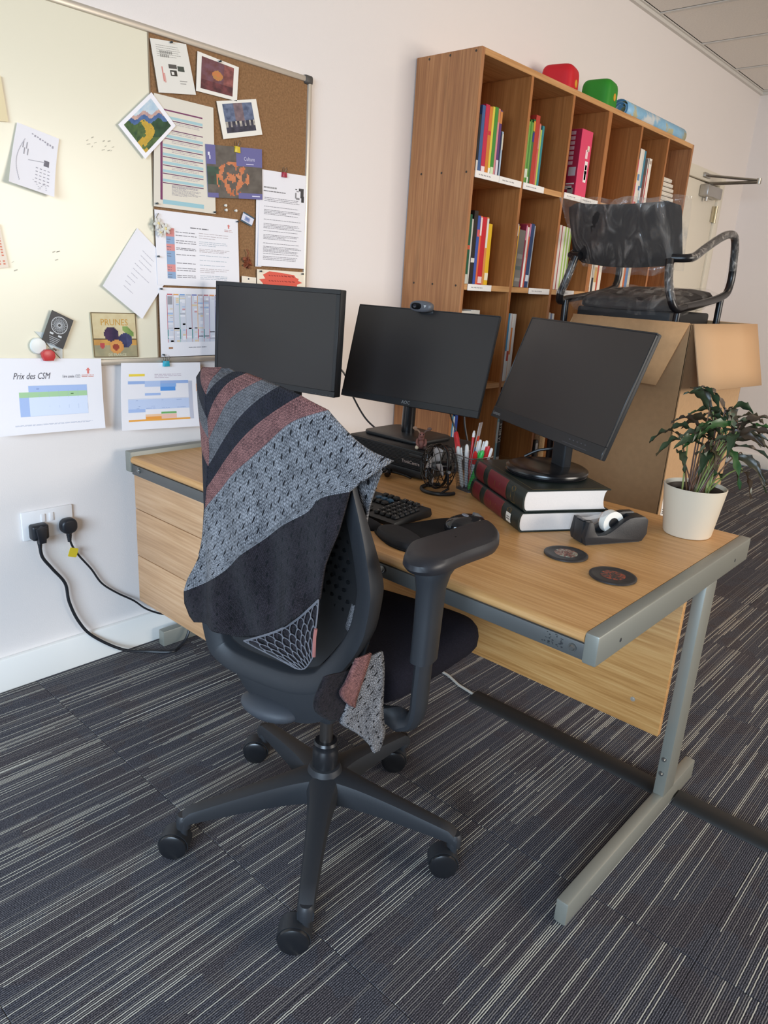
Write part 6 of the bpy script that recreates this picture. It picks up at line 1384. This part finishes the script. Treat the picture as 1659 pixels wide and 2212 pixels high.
flap([(X(2.102), Y(-1.11), 1.134), (X(2.102), Y(-.70), 1.134), (X(2.16), Y(-.70), .93), (X(2.16), Y(-1.11), .93)], 0, 'flap', cb2)
for y in (-.80, -.96): G().box(X(1.4185)-.002, X(1.4205)-.0, Y(y), Y(y)+.002, .95, 1.12, M=Matrix.Identity(4)).build('crease', mat('#8a6544', .9), bxx) if False else None
lb = G().box(X(1.475), X(1.60), Y(YB0)-.0012, Y(YB0), .42, .535, .0005, 1).build('shipping_label', mat('#e9e6e2', .5), bxx)
g = G(); g.col = []; rr = random.Random(2)
for k in range(18): x = 1.482+.0022*k*1.2; g.box(X(x), X(x)+rr.uniform(.0006, .0016), Y(YB0)-.0018, Y(YB0)-.001, .435, .46); g.col += [(*lin('#2a2a2c'), 1)]*6
for z0, z1, x0, x1 in ((.505, .52, 1.485, 1.497), (.485, .489, 1.485, 1.51), (.50, .515, 1.52, 1.58), (.47, .474, 1.485, 1.55), (.477, .48, 1.485, 1.57)): g.box(X(x0), X(x1), Y(YB0)-.0018, Y(YB0)-.001, z0, z1); g.col += [(*lin('#39393b'), 1)]*6
g.build('print', PRINT, lb)
# visitor chair standing in the box, wrapped in clear film
vc = thing('visitor_chair', 'black padded visitor chair in clear plastic wrap standing in the cardboard box', 'chair', (1.80, -.80, .30))
V0 = Vector((1.80, -.80, .30))
def VT(g): g.v = [tuple(Vector(v)-V0) for v in g.v]; return g
vfab = mat('#2b2726', .8, spec=.3, bump=.3, bscale=600)
tubem = mat('#17171a', .3, spec=.5)
rows = []; NB = 12
YL, YR_ = -.520, -.958
def vback(u, v, o): # u 0..1 left to right, v 0..1 top to bottom; o = depth offset
    y = YL+(YR_-YL)*u - .0*v; x = 1.600+.105*v - .030*(1-(2*u-1)**2) + o; z = 1.538-.205*v-.014*math.sin(PI*u)*(1-v)-.020*math.sin(PI*u)*v; return (x, y, z)
g = G(); front = []; backr = []
for j in range(NB+1):
    v = j/NB; e = max(0, abs(2*v-1)-.72)/.28; ins = .045*(1-math.sqrt(max(0, 1-e*e)))
    front.append([vback(ins/.44+(1-2*ins/.44)*i/NB, v, -.024*(1-max(abs(2*i/NB-1), abs(2*v-1))**6)) for i in range(NB+1)])
    backr.append([vback(ins/.44+(1-2*ins/.44)*i/NB, v, .026*(1-max(abs(2*i/NB-1), abs(2*v-1))**6)) for i in range(NB+1)])
g.grid(front); g.grid(backr, flip=True); VT(g).build('back_cushion', vfab, vc, ang=60)
g = G(); rows = []
for f, z in ((.92, -.028), (1, -.014), (1, .006), (.95, .020), (.8, .028), (.4, .032), (.02, .032)):
    rows.append([(1.90+x*f, -.762+y*f, 1.205+z+(x*f)*.12) for x, y in sup(36, .225, .215, 4)])
g.grid(rows, closed=True); g.add(rows[0], [tuple(range(36))[::-1]]); VT(g).build('seat_cushion', vfab, vc)
g = G().box(1.68, 2.08, -.955, -.575, 1.02, 1.165, .01); VT(g).build('seat_underside', mat('#131315', .6), vc)
def vpath(ys, s_):
    return spl([(1.640, ys+s_*.06, 1.350), (1.66, ys+s_*.012, 1.352), (1.70, ys, 1.362), (1.78, ys, 1.393), (1.93, ys, 1.444), (2.02, ys, 1.460), (2.065, ys, 1.452), (2.092, ys, 1.415), (2.112, ys, 1.345), (2.118, ys, 1.295), (2.100, ys, 1.250), (2.05, ys, 1.232), (1.95, ys, 1.215), (1.80, ys, 1.197), (1.68, ys, 1.185)], 5)
for ys, s_ in ((-1.0, 1), (-.520, -1)):
    g = G(); g.tube(vpath(ys, s_), .0145, 12); VT(g).build('arm_tube', tubem, vc)
    g = G(); g.tube(spl([(1.615, ys+s_*.055, 1.345), (1.600, ys+s_*.040, 1.27), (1.600, ys+s_*.018, 1.205), (1.625, ys+s_*.006, 1.178), (1.68, ys, 1.185)], 6), .0145, 12); VT(g).build('back_upright', tubem, vc)
    g = G(); g.tube([(2.075, ys+s_*.012, 1.235), (2.082, ys+s_*.012, .34)], .0135, 10); g.tube([(1.66, ys+s_*.02, 1.19), (1.56, ys+s_*.045, .34)], .0135, 10) if False else None; VT(g).build('front_leg', tubem, vc)
    g = G(); g.tube([(1.66, ys+s_*.012, 1.182), (1.665, ys+s_*.03, .34)], .0135, 10); VT(g).build('rear_leg', tubem, vc)
    g = G(); pp = vpath(ys, s_); g.tube([p for p in pp[6:42]], .0165, 10, cap=False); g.tube(spl([(1.612, ys+s_*.05, 1.325), (1.600, ys+s_*.040, 1.27), (1.600, ys+s_*.018, 1.205)], 6), .0165, 10, cap=False); VT(g).build('tube_wrap', film('film_tube', .20, .2, 45, .5), vc)
# film bag round the back rest and over the seat
fb = film('film_bag', .16, .14, 9, .8)
def bag(pt, name, nu=26, nv=18):
    g = G(); A = []; Bk = []
    for j in range(nv+1):
        A.append([pt(i/nu, j/nv, -1) for i in range(nu+1)]); Bk.append([pt(i/nu, j/nv, 1) for i in range(nu+1)])
    g.grid(A); g.grid(Bk, flip=True); VT(g); g.v = [(x+.003*math.sin(y*61+z*37), y, z+.002*math.sin(y*45)) for x, y, z in g.v]; g.build(name, fb, vc, ang=70)
def pb(u, v, s_):
    yl = -.482-.075*v**1.2; yr = -.992-.0*v+.03*v; y = yl+(yr-yl)*u; edge = 1-max(abs(2*u-1)**4, (2*v-1)**4*1.0)
    x = 1.597+.115*v-.030*(1-(2*u-1)**2)+s_*.034*max(0, edge)**.5 + .006*math.sin(u*19+v*7)*(s_ < 0)
    z = 1.553-.238*v-.008*math.sin(PI*u)*(1-v)-.030*math.sin(PI*u)*v+.004*math.sin(u*23)
    return (x, y, z)
bag(pb, 'back_film')
def ps(u, v, s_):
    x = 1.660+.45*u; y = -.545-.435*v+.010*math.sin(u*17)*(v > .9); e = 1-max(abs(2*u-1)**6, abs(2*v-1)**6)
    return (x, y, 1.200+(x-1.90)*.12 - s_*(.040*max(0, e)**.5 + .006*math.sin(u*31+v*13)*(s_ < 0)*e))
bag(ps, 'seat_film', 28, 26)
